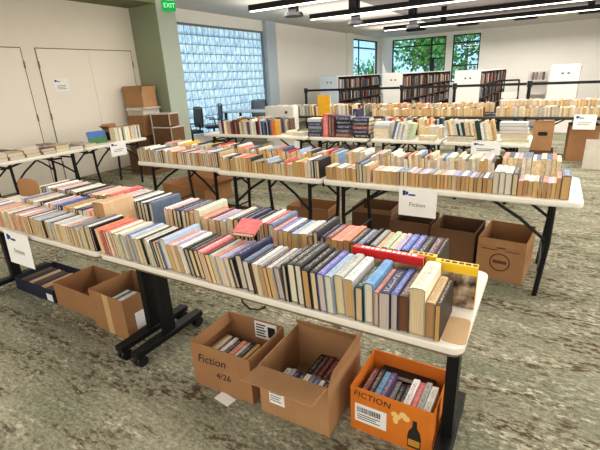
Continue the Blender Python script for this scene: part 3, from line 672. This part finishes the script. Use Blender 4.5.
for i in range(3): lying(-.9, 5.36, .741+i*.022, .3, .1, .02, R.choice(['pale grey', 'white', 'dark brown']), rz=R.uniform(-.03, .03))
for x in (-3.3, -3.2, -3.42): lying(x, 5.5+R.uniform(0, .2), .741, .2, .26, .05, R.choice(['olive green', 'cream', 'pale grey']), rz=R.uniform(-.4, .4))
# fourth row: double rows of spines and page edges
oldpal = ['cream', 'cream', 'tan', 'white', 'gold', 'olive green', 'salmon pink', 'brown', 'pale grey', 'dark red', 'grey', 'pale green']
mass_row(1.4, -.85, 8.34, .74, 'hhH', (.022, .036), oldpal, ['cream', 'pale', 'cream', 'gold', 'grey'], 2)
mass_row(1.4, -.85, 8.66, .83, 'HH', (.022, .036), ['cream', 'white', 'cream', 'tan', 'gold', 'salmon pink', 'pale grey', 'white'], ['cream', 'pale', 'cream', 'gold'], 2)
mass_row(-1.05, -3.2, 8.34, .74, 'ths', (.022, .036), mix_all + ['brown', 'tan'], ['cream', 'gold'], 3)
mass_row(-.9, -3.6, 8.62, .79, 'HhH', (.022, .036), oldpal + ['white', 'orange'], ['cream', 'gold'], 3)
mass_row(-3.3, -5.6, 8.36, .74, 'th', (.022, .036), oldpal + ['white', 'cream', 'pale blue'], ['cream', 'gold'], 3, True)
mass_row(-3.7, -5.5, 8.66, .79, 'HhH', (.022, .036), oldpal + ['pink', 'white', 'cream'], ['cream', 'gold'], 3)
# left wall rows
def mass_col(y0, y1, x, z, kinds, pal):
    y = y0
    while y < y1:
        t = R.uniform(.02, .035); k = R.choice(kinds); kind, L, W = SIZES[k]; col = R.choice(pal)
        c = lin3(col, R.uniform(.85, 1.1)); p = lin(PAGECOL['cream'])
        many.mm((0, -t/2, 0), (W, t/2, L), Matrix.Translation((x-W, y, z+.0005)), [c, p, c, c, c, c]); y += t+.001
mass_col(4.24, 4.36, -5.9, .74, 't', ['white', 'cream']); mass_col(4.37, 4.7, -5.9, .74, 'ts', ['white', 'pale grey', 'grey', 'pale blue', 'tan', 'gold', 'pale green', 'cream'])

# ------------------------------------------------------------------ bookcases of the library
M_shelf = mat('shelf_wood', (66, 52, 46), .6, .1, 8); M_panel = mat('end_panel', (222, 218, 212), .6, .02, 2); M_panelb = mat('end_panel_cool', (206, 214, 222), .6, .02, 2)
def bookcase(label, x0, x1, y0, y1, panel, h=1.55):
    B = thing('library_bookcase', label, 'bookcase', ((x0+x1)/2, y0, 0), 0, 'library bookcases beyond the barrier')
    w_ = x1-x0; L = y1-y0
    E = MB().mm((-w_/2, 0, 0), (w_/2-.01, .04, h+.02)).build('end_panel', panel, B)
    g = MB(); g.mm((-.08, -.004, h-.2), (-.03, 0, h-.16)); g.mm((.04, -.004, h-.2), (.09, 0, h-.16)); g.build('slot', M_inkgrey, E)
    MB().mm((-w_/2, .04, 0), (-w_/2+.03, L, h)).build('back_panel', M_panel, B)
    for z in (.1, .45, .8, 1.15): MB().mm((-w_/2+.03, .04, z), (w_/2, L, z+.025)).build('shelf', M_shelf, B)
    MB().mm((-w_/2+.03, .04, h-.03), (w_/2, L, h)).build('top', M_panel, B)
    for k in range(int(L/.9)+1):
        y = min(.04+k*.9, L-.03); MB().mm((-w_/2+.03, y, 0), (w_/2-.001, y+.025, h-.03)).build('divider', M_shelf, B)
    pal = mix_all + ['brown', 'dark red', 'teal', 'tan', 'dark green', 'charcoal grey', 'dark brown']
    for z in (.475, .825, 1.175):
        y = y0+.075
        while y < y1-.06:
            t = R.uniform(.025, .05)
            k = (y-y0-.04) % .9
            if k < .03 or k+t > .9: y += .04; continue
            hh = R.uniform(.2, .28); c = lin3(R.choice(pal), R.uniform(.5, 1.0))
            if R.random() < .93: many.mm((x1-.22, y, z+.001), (x1-.02-R.uniform(0, .03), y+t, z+hh), None, c)
            y += t+.002
bookcase('library bookcase beyond the barrier, leftmost, with a pale blue end panel', -6.29, -5.68, 12.0, 15.9, M_panelb)
bookcase('library bookcase beyond the barrier, second from left, below the wide window', -4.24, -3.69, 12.0, 18.4, M_panel)
bookcase('library bookcase beyond the barrier, third from left, below the narrow window', -2.3, -1.65, 12.0, 18.4, M_panel, 1.52)
bookcase('library bookcase beyond the barrier, rightmost, showing its broad white end panel', -.12, .48, 12.0, 18.4, M_panel, 1.55)
ob = many.build('books', MANY)
tag(ob, 'remaining used books in the farther rows and on the library shelves', 'books', None, 'stuff')

# belt barrier
for k, (x, lb) in enumerate(((-5.96, 'black belt barrier post by the pale blue bookcase end'), (-3.24, 'black belt barrier post before the second bookcase'), (-1.99, 'black belt barrier post, thick one by the third bookcase end panel'), (-.46, 'black belt barrier post before the rightmost bookcase'), (1.4, 'black belt barrier post just past the right picture edge'))):
    B = thing('barrier_post', lb, 'barrier', (x, 10.5, 0), 0, 'belt barrier posts')
    MB().cyl((0, 0, 0), (0, 0, .03), .17, .16, 20).build('base', M_black, B)
    MB().cyl((0, 0, .03), (0, 0, 1.16), .035, n=14).build('post', M_black, B)
    MB().cyl((0, 0, 1.14), (0, 0, 1.27), .05, n=14).build('head', M_blackpl, B)
    nx = (-5.96, -3.24, -1.99, -.46, 1.4)
    if k < 4: MB().mm((.045, -.004, 1.18), (nx[k+1]-x-.056, .004, 1.235)).build('belt', M_blackpl, B)

# ------------------------------------------------------------------ individual things on the third row
G3 = 'dark volumes on the third row'
names = ['navy blue', 'slate blue', 'black', 'navy blue', 'charcoal grey']
zz = .741
for i in range(5):
    t = R.uniform(.045, .055)
    c = ['navy blue', 'charcoal grey', 'slate blue', 'navy blue', 'pale grey'][i]
    flat_book(f'{c} hardcover lying {nth(i+1)} from the bottom in the pile left of the red book', (-2.925+R.uniform(-.01, .01), 5.47, zz), -PI/2+R.uniform(-.03, .03), .2, .225, t, c, G3); zz += t+.001
for j, (xx, nm) in enumerate(((-2.47, 'pile right of the red book'), (-2.2, 'end pile by the table gap'))):
    zz = .741
    for i in range(5):
        t = R.uniform(.045, .06); c = ['dark red', 'charcoal grey', 'navy blue', 'black', 'navy blue'][i] if j == 0 else ['black', 'navy blue', 'dark red', 'charcoal grey', 'navy blue'][i]
        flat_book(f'{c} hardcover lying {nth(i+1)} from bottom in the {nm}', (xx+R.uniform(-.015, .015), 5.47, zz), -PI/2+R.uniform(-.05, .05), .2, .24, t, c, G3); zz += t+.001
def upright(label, x, y, z, t, W, L, col, rz=0.0):
    M = Matrix.Translation((x, y, z)) @ Matrix.Rotation(rz, 4, 'Z') @ Matrix.Translation((0, 0, 0)) @ Matrix.Rotation(PI/2, 4, 'X') @ Matrix.Translation((0, 0, -W+W))
    # spine toward -Y: local z (spine) -> -Y, local y (length) -> +Z
    return book(label, 'hardcover', t, L, W, col, 'cream', M, None)
upright('tall red hardcover standing upright among dark volumes on the third row', -2.74, 5.55, .7415, .08, .2, .32, 'red')
upright('tall brown hardcover standing upright beside the red one', -2.668, 5.55, .7415, .045, .2, .31, 'brown')
upright('tall dark red hardcover standing upright, right of the brown one', -2.624, 5.55, .7415, .036, .2, .3, 'dark red')
upright('tall navy hardcover standing upright, touching the near pile', -2.37, 5.75, .7415, .07, .2, .37, 'navy blue', 0)
zz = .741
for i, c in enumerate(['cream', 'white', 'tan', 'white', 'sky blue', 'pale blue']):
    t = [.04, .05, .02, .04, .035, .035][i]
    flat_book(f'{c} hardcover lying {nth(i+1)} from the bottom in the pile at third row right end', (-.33+R.uniform(-.02, .02), 5.47, zz), PI/2+R.uniform(-.08, .08), .21, .29, t, c, 'pile at the right end of the third row'); zz += t+.001
flat_book('black hardcover lying on the far table behind the cream pile', (-1.72, 8.36, .945), PI/2, .2, .36, .06, 'black') if False else None
upright('yellow covered book standing face out far behind the red book', -3.71, 8.5, .742, .28, .03, .42, 'yellow') if False else None
# yellow book displayed face out on the fourth row
YB = thing('display_book', 'bright yellow book shown face out on the fourth row, left part', 'book', (-4.28, 8.31, .741)); 
MB().mm((-.15, 0, 0), (.15, .004, .44)).build('cover', mat('yellow_cover', (226, 170, 40), .45, .15, 12), YB); MB().mm((-.145, .004, .003), (.145, .03, .435)).build('pages', M_paper, YB)

# ------------------------------------------------------------------ cartons
def carton(name, label, loc, w_, d_, h, rz=0, m=None, inside=None, flaps=(), group=None, cat='box', th=.006):
    """open box; loc = centre of its base; flaps = (side, length, angle from straight-up outward in degrees)"""
    m = m or M_card
    B = thing(name, label, cat, loc, rz, group)
    g = MB(); g.mm((-w_/2, -d_/2, 0), (w_/2, d_/2, th))
    g.mm((-w_/2, -d_/2, th), (w_/2, -d_/2+th, h)); g.mm((-w_/2, d_/2-th, th), (w_/2, d_/2, h)); g.mm((-w_/2, -d_/2+th, th), (-w_/2+th, d_/2-th, h)); g.mm((w_/2-th, -d_/2+th, th), (w_/2, d_/2-th, h))
    g.build('body', m, B)
    for side, ln, ang in flaps:
        a = math.radians(ang)
        base = {'f': (0, -d_/2+th/2, 0), 'b': (0, d_/2-th/2, PI), 'l': (-w_/2+th/2, 0, -PI/2), 'r': (w_/2-th/2, 0, PI/2)}[side]
        wid = (w_ if side in 'fb' else d_)-.008
        M = Matrix.Translation((base[0], base[1], h)) @ Matrix.Rotation(base[2], 4, 'Z') @ Matrix.Rotation(a, 4, 'X')
        MB().prism([(-wid/2, -.002), (wid/2, -.002), (wid/2-.006, .002), (-wid/2+.006, .002)], 0, ln, M).build('flap', m, B)
    return B
def sticker(B, x, z, w_, h_, d_, lines=True, name='label_sheet', side='f'):
    Mx = Matrix.Identity(4)
    if side == 'r': Mx = Matrix.Rotation(PI/2, 4, 'Z')
    if side == 'b': Mx = Matrix.Identity(4)
    s = MB().mm((x-w_/2, -d_/2-.002, z-h_/2), (x+w_/2, -d_/2-.0005, z+h_/2), Mx).build(name, M_paper, B)
    if lines:
        g = MB(); xx = x-w_*.42
        while xx < x+w_*.3:
            b_ = R.choice([.002, .003, .005]); g.mm((xx, -d_/2-.0026, z+h_*.05), (xx+b_, -d_/2-.002, z+h_*.34), Mx); xx += b_+.003
        for k in range(3): g.mm((x-w_*.42, -d_/2-.0026, z-h_*(.08+.12*k)-.002), (x+w_*(.3-.12*(k % 2)), -d_/2-.002, z-h_*(.08+.12*k)+.002), Mx)
        g.build('print', M_ink, s)
    return s
def box_books(n, x0, x1, y, z, phrase, pal, tilt=0, kinds='t', pages=('cream', 'gold'), ys=None, group=None, lean=6):
    return row((s for s, _ in zip(gen(pal, kinds, (.018, .032), list(pages)), range(n))), x1, x0, y, z, lean, phrase, group or 'books inside the floor cartons', yj=.003)

# carton 1 : handwriting
b1 = carton('cardboard_box', 'brown carton with FICTION handwritten on its front, beside the caster legs', (-1.312, 1.452, 0), .385, .33, .27, .03, M_card, flaps=[('l', .06, -150)])
text('Fiction', .07, b1, (-.06, -.1665, .185), (PI/2, -.06, 0), M_ink, 'handwriting', .25)
text('4/26', .055, b1, (.01, -.1665, .105), (PI/2, -.06, 0), M_ink, 'handwriting', .2)
s = sticker(b1, 0, 0, .001, .001, 0, False) if False else None
st = MB().mm((-.0, .1575, .15), (.15, .1588, .262)).build('label_sheet', M_paper, b1)
g = MB()
for k in range(5): g.mm((.01, .1568, .165+k*.018), (.075-.01*(k % 2), .1575, .173+k*.018))
g.mm((.09, .1568, .17), (.14, .1575, .24)); g.build('print', M_ink, st)
box_books(13, -1.47, -1.15, 1.33, .03, 'in the carton marked FICTION by the casters', ['white', 'pale grey', 'dark green', 'dark red', 'orange', 'cream', 'charcoal grey', 'gold', 'black'], lean=8)
# carton 2 : large, front flap folded out, label
b2 = carton('cardboard_box', 'largest open brown carton with front flap folded down, middle of the three nearest', (-.872, 1.482, 0), .375, .39, .275, .02, M_cardlt, flaps=[('f', .145, 82), ('r', .10, 14), ('b', .05, -25)])
sticker(b2, -.09, .13, .085, .11, .39)
box_books(14, -1.03, -.72, 1.306, .03, 'in the large carton with folded flap', ['black', 'charcoal grey', 'white', 'white', 'tan', 'cream', 'pale grey', 'dark red', 'slate blue', 'navy blue'], kinds='b', lean=5)
box_books(7, -.95, -.72, 1.487, .03, 'far row in the large flapped carton', ['dark brown', 'dark red', 'black', 'plum'], kinds='b', lean=3)
# carton 3 : orange
b3 = carton('cardboard_box', 'orange carton with bottle picture and FICTION handwriting under the nearest table corner', (-.432, 1.545, 0), .375, .30, .24, .0, M_cardor)
text('FICTION', .045, b3, (-.085, -.1512, .205), (PI/2, .05, 0), M_ink, 'handwriting', .1)
sticker(b3, -.09, .105, .15, .1, .30)
# printed bottle and blossoms
bt = MB()
prof = [(-.028, .0), (.028, .0), (.03, .06), (.024, .09), (.01, .115), (.009, .15), (-.009, .15), (-.01, .115), (-.024, .09), (-.03, .06)]
bt.add([(x+.11, -.1515, z+.02) for x, z in prof], [tuple(range(len(prof)))])
bt.build('printed_bottle', mat('bottle_print', (40, 42, 34), .6), b3)
bl = MB(); bl.mm((.085, -.1522, .03), (.135, -.1516, .065)); bl.build('printed_band', mat('gold_print', (206, 150, 60), .6), b3)
bl = MB()
for k in range(8):
    cx, cz, r_ = .045+R.uniform(-.025, .03), .15+R.uniform(-.03, .03), R.uniform(.01, .018)
    bl.add([(cx+r_*math.cos(q*PI/4), -.1514-k*.0001, cz+r_*math.sin(q*PI/4)) for q in range(8)], [tuple(range(8))])
bl.build('printed_blossom', mat('blossom_print', (240, 206, 130), .6, .1), b3)
row([(.03, 'white', 't', 'pale'), (.026, 'pale grey', 't', 'pale'), (.024, 'red', 't', 'pale'), (.03, 'white', 't', 'pale'), (.024, 'charcoal grey', 'm', 'pale'), (.024, 'black', 'm', 'cream'), (.024, 'grey', 'm', 'cream'), (.026, 'purple', 't', 'cream'), (.028, 'sky blue', 's', 'cream'), (.028, 'dark brown', 's', 'cream'), (.028, 'dark red', 's', 'cream'), (.028, 'dark brown', 's', 'cream')],
    -.26, -.60, 1.42, .055, 6, 'front row in the orange carton', 'books inside the floor cartons')
row([(.05, 'dark brown', 's', 'cream'), (.05, 'black', 's', 'cream'), (.04, 'dark brown', 's', 'cream')], -.36, -.60, 1.62, .06, 2, 'dark, at the back of the orange carton', 'books inside the floor cartons') if False else None
flat_book('dark brown hardcover lying at the back inside the orange carton', (-.43, 1.662, .14), .0, .26, .048, .03, 'dark brown', 'books inside the floor cartons')
# left cartons
b4 = carton('cardboard_box', 'tall brown carton with a tape strip beside the left caster legs', (-2.345, 1.545, 0), .37, .34, .29, -.04, M_card)
MB().mm((-.03, -.1715, .0), (.03, -.1702, .29)).build('tape', mat('packing_tape', (202, 170, 120), .3, .1), b4)
MB().mm((.1855, -.1, .05), (.187, .08, .17)).build('label_sheet', M_paper, b4)
box_books(9, -2.5, -2.22, 1.42, .05, 'in the tall taped carton', ['slate blue', 'black', 'pale grey', 'navy blue', 'dark red', 'white'], lean=4)
b5 = carton('cardboard_box', 'low brown carton with faint pen writing between the taped box and the tray', (-2.83, 1.6, 0), .52, .34, .19, -.02, M_card)
text('FICTION', .05, b5, (-.02, -.1665, .09), (PI/2, 0, 0), mat('brown_ink', (84, 58, 40), .8), 'handwriting', .15)
b6 = carton('cardboard_box', 'shallow dark navy carton tray full of thin booklets at the left edge', (-3.40, 1.6, 0), .56, .34, .11, .0, M_cardnavy)
MB().mm((.18, -.1715, .01), (.26, -.1702, .07)).build('label_sheet', M_paper, b6)
for i in range(7):
    x = -3.24-.062*i
    flat_book(f'thin {["brown","tan","charcoal grey"][i%3]} booklet, {nth(i+1)} from the right in the dark tray', (x-.02, 1.6, .045+.004*(i % 2)), .0, .085, .26, .018, ['brown', 'tan', 'charcoal grey'][i % 3], 'booklets in the dark tray', tilt=(0, .5), cat='booklet', name='booklet')
# loose paper on the floor
pp = thing('floor_paper', 'loose white paper scrap lying on the carpet before the FICTION carton', 'paper', (-1.272, 1.255, .001), -.15)
MB().mm((-.052, -.03, 0), (.052, .03, .0012)).build('sheet', M_paper, pp)

# cartons under the second row
c = carton('cardboard_box', 'brown printed carton with dark round emblem under the right table of the second row', (-.165, 3.47, 0), .34, .44, .335, -.1, M_card, flaps=[('f', .06, 172)])
em = MB(); ring = [(.075*math.cos(t), .075*math.sin(t)) for t in [2*PI*i/20 for i in range(20)]]
for i in range(20):
    (x0, z0), (x1, z1) = ring[i], ring[(i+1) % 20]
    em.add([(x0, -.2212, z0+.15), (x1, -.2212, z1+.15), (x1*.86, -.2212, z1*.86+.15), (x0*.86, -.2212, z0*.86+.15)], [(0, 1, 2, 3)])
em.mm((-.05, -.2214, .14), (.05, -.2208, .165)); em.mm((-.14, -.2214, .245), (-.02, -.2208, .252)); em.mm((.03, -.2214, .245), (.13, -.2208, .252)); em.mm((-.03, -.2214, .262), (.03, -.2208, .285))
em.build('printed_emblem', mat('brown_print', (92, 62, 42), .8), c)
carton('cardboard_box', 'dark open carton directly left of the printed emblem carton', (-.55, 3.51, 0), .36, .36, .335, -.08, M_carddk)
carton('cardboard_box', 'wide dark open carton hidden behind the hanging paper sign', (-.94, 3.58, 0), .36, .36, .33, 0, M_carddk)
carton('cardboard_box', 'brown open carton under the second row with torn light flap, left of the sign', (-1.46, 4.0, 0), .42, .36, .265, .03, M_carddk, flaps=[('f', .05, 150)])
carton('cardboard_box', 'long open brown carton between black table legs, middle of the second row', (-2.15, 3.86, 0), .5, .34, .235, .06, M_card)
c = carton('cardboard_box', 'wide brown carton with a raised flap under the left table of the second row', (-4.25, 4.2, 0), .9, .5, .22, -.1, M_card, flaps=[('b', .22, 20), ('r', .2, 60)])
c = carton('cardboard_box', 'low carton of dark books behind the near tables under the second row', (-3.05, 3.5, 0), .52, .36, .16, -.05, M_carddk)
box_books(8, -3.28, -2.82, 3.38, .02, 'in the low carton under the second row', ['dark red', 'black', 'charcoal grey', 'navy blue', 'dark brown'])
# brown flap carton standing behind the near left books
c = carton('cardboard_box', 'small brown carton with rounded lid edge behind the left near table books', (-4.05, 2.35, .0), .34, .22, .72, .1, M_card) if False else None
kb = thing('cardboard_display', 'brown cardboard display header standing behind the left near books', 'display', (-3.62, 1.70, .742), .12)
pl = [(-.13, 0), (.13, 0), (.13, .10), (.11, .135), (.06, .15), (-.06, .15), (-.1, .14), (-.13, .1)]
MB().prism([(x, z) for x, z in pl], -.004, .004, Matrix.Rotation(PI/2, 4, 'X')).build('panel', M_card, kb)
MB().mm((-.12, -.0, 0), (.12, .05, .006)).build('foot', M_card, kb)

# stack by the green wall
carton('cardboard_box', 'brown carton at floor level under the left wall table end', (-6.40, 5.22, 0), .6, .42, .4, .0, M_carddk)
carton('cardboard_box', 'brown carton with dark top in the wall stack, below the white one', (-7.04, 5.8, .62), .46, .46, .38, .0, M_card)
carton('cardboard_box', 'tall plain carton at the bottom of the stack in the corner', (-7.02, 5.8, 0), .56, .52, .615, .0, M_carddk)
c = carton('cardboard_box', 'white carton in the corner stack under the open brown carton', (-7.06, 5.8, 1.005), .44, .42, .15, .05, M_cardwh, flaps=[('f', .08, 130), ('r', .09, 110)])
carton('cardboard_box', 'open brown carton topmost of the corner stack, flaps up', (-7.08, 5.8, 1.16), .46, .38, .26, .12, M_cardlt, flaps=[('f', .14, 12), ('b', .14, -5), ('l', .12, 25), ('r', .12, 10)])
for (lx, ly, lz, lw, ld, lh, lr, lb) in ((-6.46, 5.78, .80, .42, .3, .24, .25, 'open carton with white edges beside the green pillar, upper of two'), (-6.36, 5.74, .45, .46, .36, .345, .12, 'open carton with white edges beside the green pillar, lower of two')):
    q = carton('cardboard_box', lb, (lx, ly, lz), lw, ld, lh, lr, M_carddk)
    g = MB()
    for sx in (-1, 1): g.mm((sx*lw/2-.012, -ld/2-.002, lh-.02), (sx*lw/2+.012, ld/2+.002, lh+.002)); g.mm((-lw/2, sx*ld/2-.012, lh-.02), (lw/2, sx*ld/2+.012, lh+.002)) 
    for sx in (-1, 1): g.mm((sx*(lw/2-.01)-.012, -ld/2-.0025, 0), (sx*(lw/2-.01)+.012, -ld/2-.0005, lh))
    g.build('white_edge', M_cardwh, q)
carton('cardboard_box', 'white printed carton on the floor beside the green pillar', (-6.38, 5.76, 0), .5, .42, .445, .1, M_cardwh)

# left wall table top items
items = ['cream', 'brown', 'tan', 'dark brown', 'dark brown', 'cream', 'white', 'charcoal grey', 'tan', 'brown', 'cream', 'white', 'dark red', 'grey', 'tan', 'pale grey']
for i, c in enumerate(items+items[3:16]):
    top = i >= len(items); q = i-len(items) if top else i
    flat_book(f'{c} folder lying {"on top" if top else "flat"} on left wall tables, {nth(q//2+1)} from picture edge, {"aisle" if q % 2 else "wall"} side',
              (-5.96-.3*(1-q % 2), 2.3+.205*(q//2), .741+.041*top), R.uniform(-.12, .12)+PI/2, .18, .25, .04 if not top else R.uniform(.015, .07), c, 'folders on the left wall tables', kind='paperback' if i % 2 else 'hardcover', cat='folder', name='folder')
db = thing('display_book', 'blue and green picture book leaning upright on the left wall table', 'book', (-6.02, 4.0, .741), PI/2-.15)
db.rotation_euler = (-.18, 0, PI/2-.1)
MB().mm((-.15, 0, 0), (.15, .004, .09)).build('cover_lower', mat('meadow_print', (70, 120, 60), .4, .3, 15), db); MB().mm((-.15, 0, .09), (.15, .004, .19)).build('cover_upper', mat('sky_print', (60, 110, 180), .4, .3, 12), db)
MB().mm((-.148, .004, .002), (.148, .02, .188)).build('pages', M_paper, db)
carton('cardboard_box', 'small torn brown carton on the left wall table behind the book rows', (-6.3, 4.53, .741), .28, .26, .16, PI/2, M_card, flaps=[('f', .09, 60), ('l', .09, 50), ('b', .08, 20)])
carton('cardboard_box', 'black bin of papers on the left wall table beside the torn carton', (-6.3, 4.22, .741), .24, .22, .12, .2, M_cardnavy)

# ------------------------------------------------------------------ reading corner by the glass blocks
M_mesh = mat('grey_mesh', (112, 124, 138), .8, .1, 60); M_deskt = mat('desk_top', (196, 208, 220), .4, .03)
def office_chair(label, loc, rz):
    Ch = thing('office_chair', label, 'chair', loc, rz, 'office chairs at the reading desk')
    MB().prism(rrect(.46, .44, .08), .43, .49, bev=.015).build('seat', M_blackpl, Ch)
    bk = MB(); n = 8
    pts = [(-.21+.42*i/n, -.2-.04*math.cos(PI*(i/n-.5)), 0) for i in range(n+1)]
    vs = [(x, y, z) for z in (.56, .98) for x, y, _ in pts]; bk.add(vs, [(i, i+1, n+1+i+1, n+1+i) for i in range(n)])
    bk.build('backrest', M_mesh, Ch)
    MB().tube([(-.21, -.2, .56), (-.22, -.21, .8), (-.2, -.22, 1.0), (0, -.25, 1.01), (.2, -.22, 1.0), (.22, -.21, .8), (.21, -.2, .56), (0, -.24, .55), (-.21, -.2, .56)], .016).build('back_frame', M_blackpl, Ch)
    MB().tube([(0, -.24, .56), (0, -.2, .46), (0, 0, .44)], .02).build('back_support', M_blackpl, Ch)
    for s in (-1, 1): MB().tube([(s*.22, -.1, .46), (s*.26, -.08, .66), (s*.26, .14, .67)], .016).build('armrest', M_blackpl, Ch)
    MB().cyl((0, 0, .08), (0, 0, .43), .025).build('pole', M_black, Ch)
    st = MB()
    for k in range(5): a = 2*PI*k/5; st.tube([(0, 0, .1), (.28*math.cos(a), .28*math.sin(a), .07)], .018, 6); st.cyl((.28*math.cos(a)-.012, .28*math.sin(a), .028), (.28*math.cos(a)+.012, .28*math.sin(a), .028), .028)
    st.build('base', M_blackpl, Ch)
office_chair('black mesh office chair beside the green pillar', (-7.3, 7.3, 0), 2.8)
office_chair('black mesh office chair left of the reading desk, second from the pillar', (-7.55, 8.35, 0), 2.5)
office_chair('black mesh office chair at the far side of the reading desk', (-7.4, 10.3, 0), .4)
D = thing('reading_desk', 'pale blue topped reading desk before the glass blocks', 'desk', (-6.9, 9.35, 0))
MB().prism(rrect(1.7, .75, .03), .75, .78, bev=.006).build('desktop', M_deskt, D)
for sx in (-1, 1):
    for sy in (-1, 1): MB().mm((sx*.78-.025, sy*.32-.025, 0), (sx*.78+.025, sy*.32+.025, .75)).build('leg', M_black, D)
Kc = thing('storage_cabinet', 'low white cabinet with round handle right of the reading desk', 'cabinet', (-5.25, 8.0, 0))
MB().mm((-.38, 0, .04), (.38, .2, .98)).build('carcass', M_panel, Kc)
MB().mm((-.38, 0, 0), (.38, .18, .04)).build('plinth', M_blackpl, Kc)
dr = MB().mm((-.37, -.015, .06), (.37, 0, .97)).build('door', M_panel, Kc)
MB().cyl((.2, -.04, .85), (.2, -.015, .85), .03).build('handle', M_steel, dr)
pnl = thing('divider_panel', 'pale grey divider panel standing at the barrier start', 'panel', (-5.15, 8.2, 0)) if False else None

# far seating between bookcases
sc_ = thing('study_chair', 'black framed study chair between the two rightmost bookcases', 'chair', (-.95, 12.3, 0), .2)
MB().prism(rrect(.45, .45, .04), .44, .48).build('seat', M_panel, sc_)
for sx in (-1, 1):
    MB().tube([(sx*.21, -.2, 0), (sx*.21, -.18, .44)], .02).build('leg', M_black, sc_); MB().tube([(sx*.21, .2, 0), (sx*.21, .2, .5), (sx*.2, .26, 1.25)], .02).build('leg', M_black, sc_)
MB().tube([(-.2, .26, 1.24), (.2, .26, 1.24)], .022).build('top_rail', M_black, sc_)
MB().mm((-.19, .22, .8), (.19, .235, .95)).build('backrest', M_panel, sc_)
ds = thing('display_stand', 'small white display stand of books left of the broad end panel', 'stand', (-.4, 13.2, 0))
MB().mm((-.22, 0, 0), (.22, .03, 1.42)).build('back_panel', M_panel, ds)
for z in (.5, .85, 1.18): MB().mm((-.22, -.2, z), (.22, 0, z+.03)).build('shelf', M_panel, ds)
for sx in (-1, 1): MB().mm((sx*.22-.015, -.2, 0), (sx*.22+.015, .03, 1.45)).build('side_panel', M_panel, ds)
for i, c in enumerate(['dark red', 'slate blue', 'tan', 'navy blue']):
    upright(f'{c} book on the small white display stand, {nth(i+1)} from left', -.52+.08*i, 13.15, 1.211, .05, .12, .2, c)

# boxes at right under and behind the fourth row
hc = carton('cardboard_box', 'tan carton with dark hand hole standing beside the third row right end', (-.05, 6.5, .5), .24, .3, .36, .0, M_cardlt)
MB().prism(rrect(.11, .05, .02), .1495, .1515, Matrix.Translation((0, 0, .22)) @ Matrix.Rotation(PI/2, 4, 'X')).build('hand_hole', M_ink, hc)
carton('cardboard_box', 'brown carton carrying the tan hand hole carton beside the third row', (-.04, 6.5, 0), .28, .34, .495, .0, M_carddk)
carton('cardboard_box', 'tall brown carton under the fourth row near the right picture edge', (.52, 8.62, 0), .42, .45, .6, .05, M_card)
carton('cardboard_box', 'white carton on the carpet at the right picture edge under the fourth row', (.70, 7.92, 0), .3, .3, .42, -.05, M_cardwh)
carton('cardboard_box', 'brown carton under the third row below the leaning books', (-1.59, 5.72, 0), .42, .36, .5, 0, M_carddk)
carton('cardboard_box', 'olive brown carton under the third row beside the rightmost sign', (-.63, 5.72, 0), .42, .36, .45, 0, M_card)
carton('cardboard_box', 'white carton under the left end of the third row', (-4.3, 5.75, 0), .5, .4, .55, 0, M_cardwh)
carton('cardboard_box', 'white carton under the third row below the dark volumes', (-2.545, 5.72, 0), .42, .36, .55, 0, M_cardwh)

# ------------------------------------------------------------------ light
def area(name, loc, sx, sy, power, color=(1, .96, .9), rot=(0, 0, 0)):
    l = bpy.data.lights.new(name, 'AREA'); l.shape = 'RECTANGLE'; l.size = sx; l.size_y = sy; l.energy = power; l.color = color
    o = bpy.data.objects.new(name, l); C.objects.link(o); o.location = loc; o.rotation_euler = rot; return o
for y, pw in ((-.8, 40), (1.6, 52), (3.9, 85), (6.9, 115), (8.9, 120), (10.9, 120), (13, 130), (17, 190), (20, 140)):
    area('lamp', (-1.2, y, 2.72), 7.0, .5, pw*1.0)
for y in (1.6, 4.9, 6.95, 8.92, 10.93, 13.0, 17.0):
    area('ceiling_fill', (-2.6, y, 2.9), 8.0, 1.3, 60, (1, .97, .93), (PI, 0, 0))  # upward fill added to brighten the ceiling
area('daylight_fill', (-1.5, -2.3, 1.8), 9, 2.2, 110, (1, .98, .95), (PI/2, 0, 0))  # added fill standing in for unseen windows behind the camera
area('daylight_fill', (4.8, 8.0, 1.8), 2.2, 18, 470, (1, .98, .95), (0, PI/2, 0))  # fill added on the right side to brighten the left wall
sun = bpy.data.lights.new('sun', 'SUN'); sun.energy = 3.0; sun.color = (1, .96, .88); sun.angle = .02
so = bpy.data.objects.new('sun', sun); C.objects.link(so); so.rotation_euler = (math.radians(50), 0, math.radians(-20)); so.location = (0, -5, 20)
wd = bpy.data.worlds.new('world'); bpy.context.scene.world = wd; wd.use_nodes = True
nt = wd.node_tree; nt.nodes.clear()
ow = N(nt, 'ShaderNodeOutputWorld'); bg = N(nt, 'ShaderNodeBackground'); tc = N(nt, 'ShaderNodeTexCoord'); sp = N(nt, 'ShaderNodeSeparateXYZ')
nt.links.new(tc.outputs['Generated'], sp.inputs[0])
rp = N(nt, 'ShaderNodeValToRGB'); rp.color_ramp.elements[0].position = .45; rp.color_ramp.elements[0].color = lin((214, 232, 244)); rp.color_ramp.elements[1].position = .62; rp.color_ramp.elements[1].color = lin((96, 168, 226))
mr = N(nt, 'ShaderNodeMapRange'); mr.inputs[1].default_value = -1; mr.inputs[2].default_value = 1; nt.links.new(sp.outputs[2], mr.inputs[0]); nt.links.new(mr.outputs[0], rp.inputs[0])
nt.links.new(rp.outputs[0], bg.inputs[0]); bg.inputs[1].default_value = 2.1; nt.links.new(bg.outputs[0], ow.inputs[0])
vs = bpy.context.scene.view_settings; vs.view_transform = 'Standard'; vs.look = 'None'; vs.exposure = -0.1; vs.gamma = 0.93
open('/tmp/nb.txt','w').write(str(NBOOK[0]))
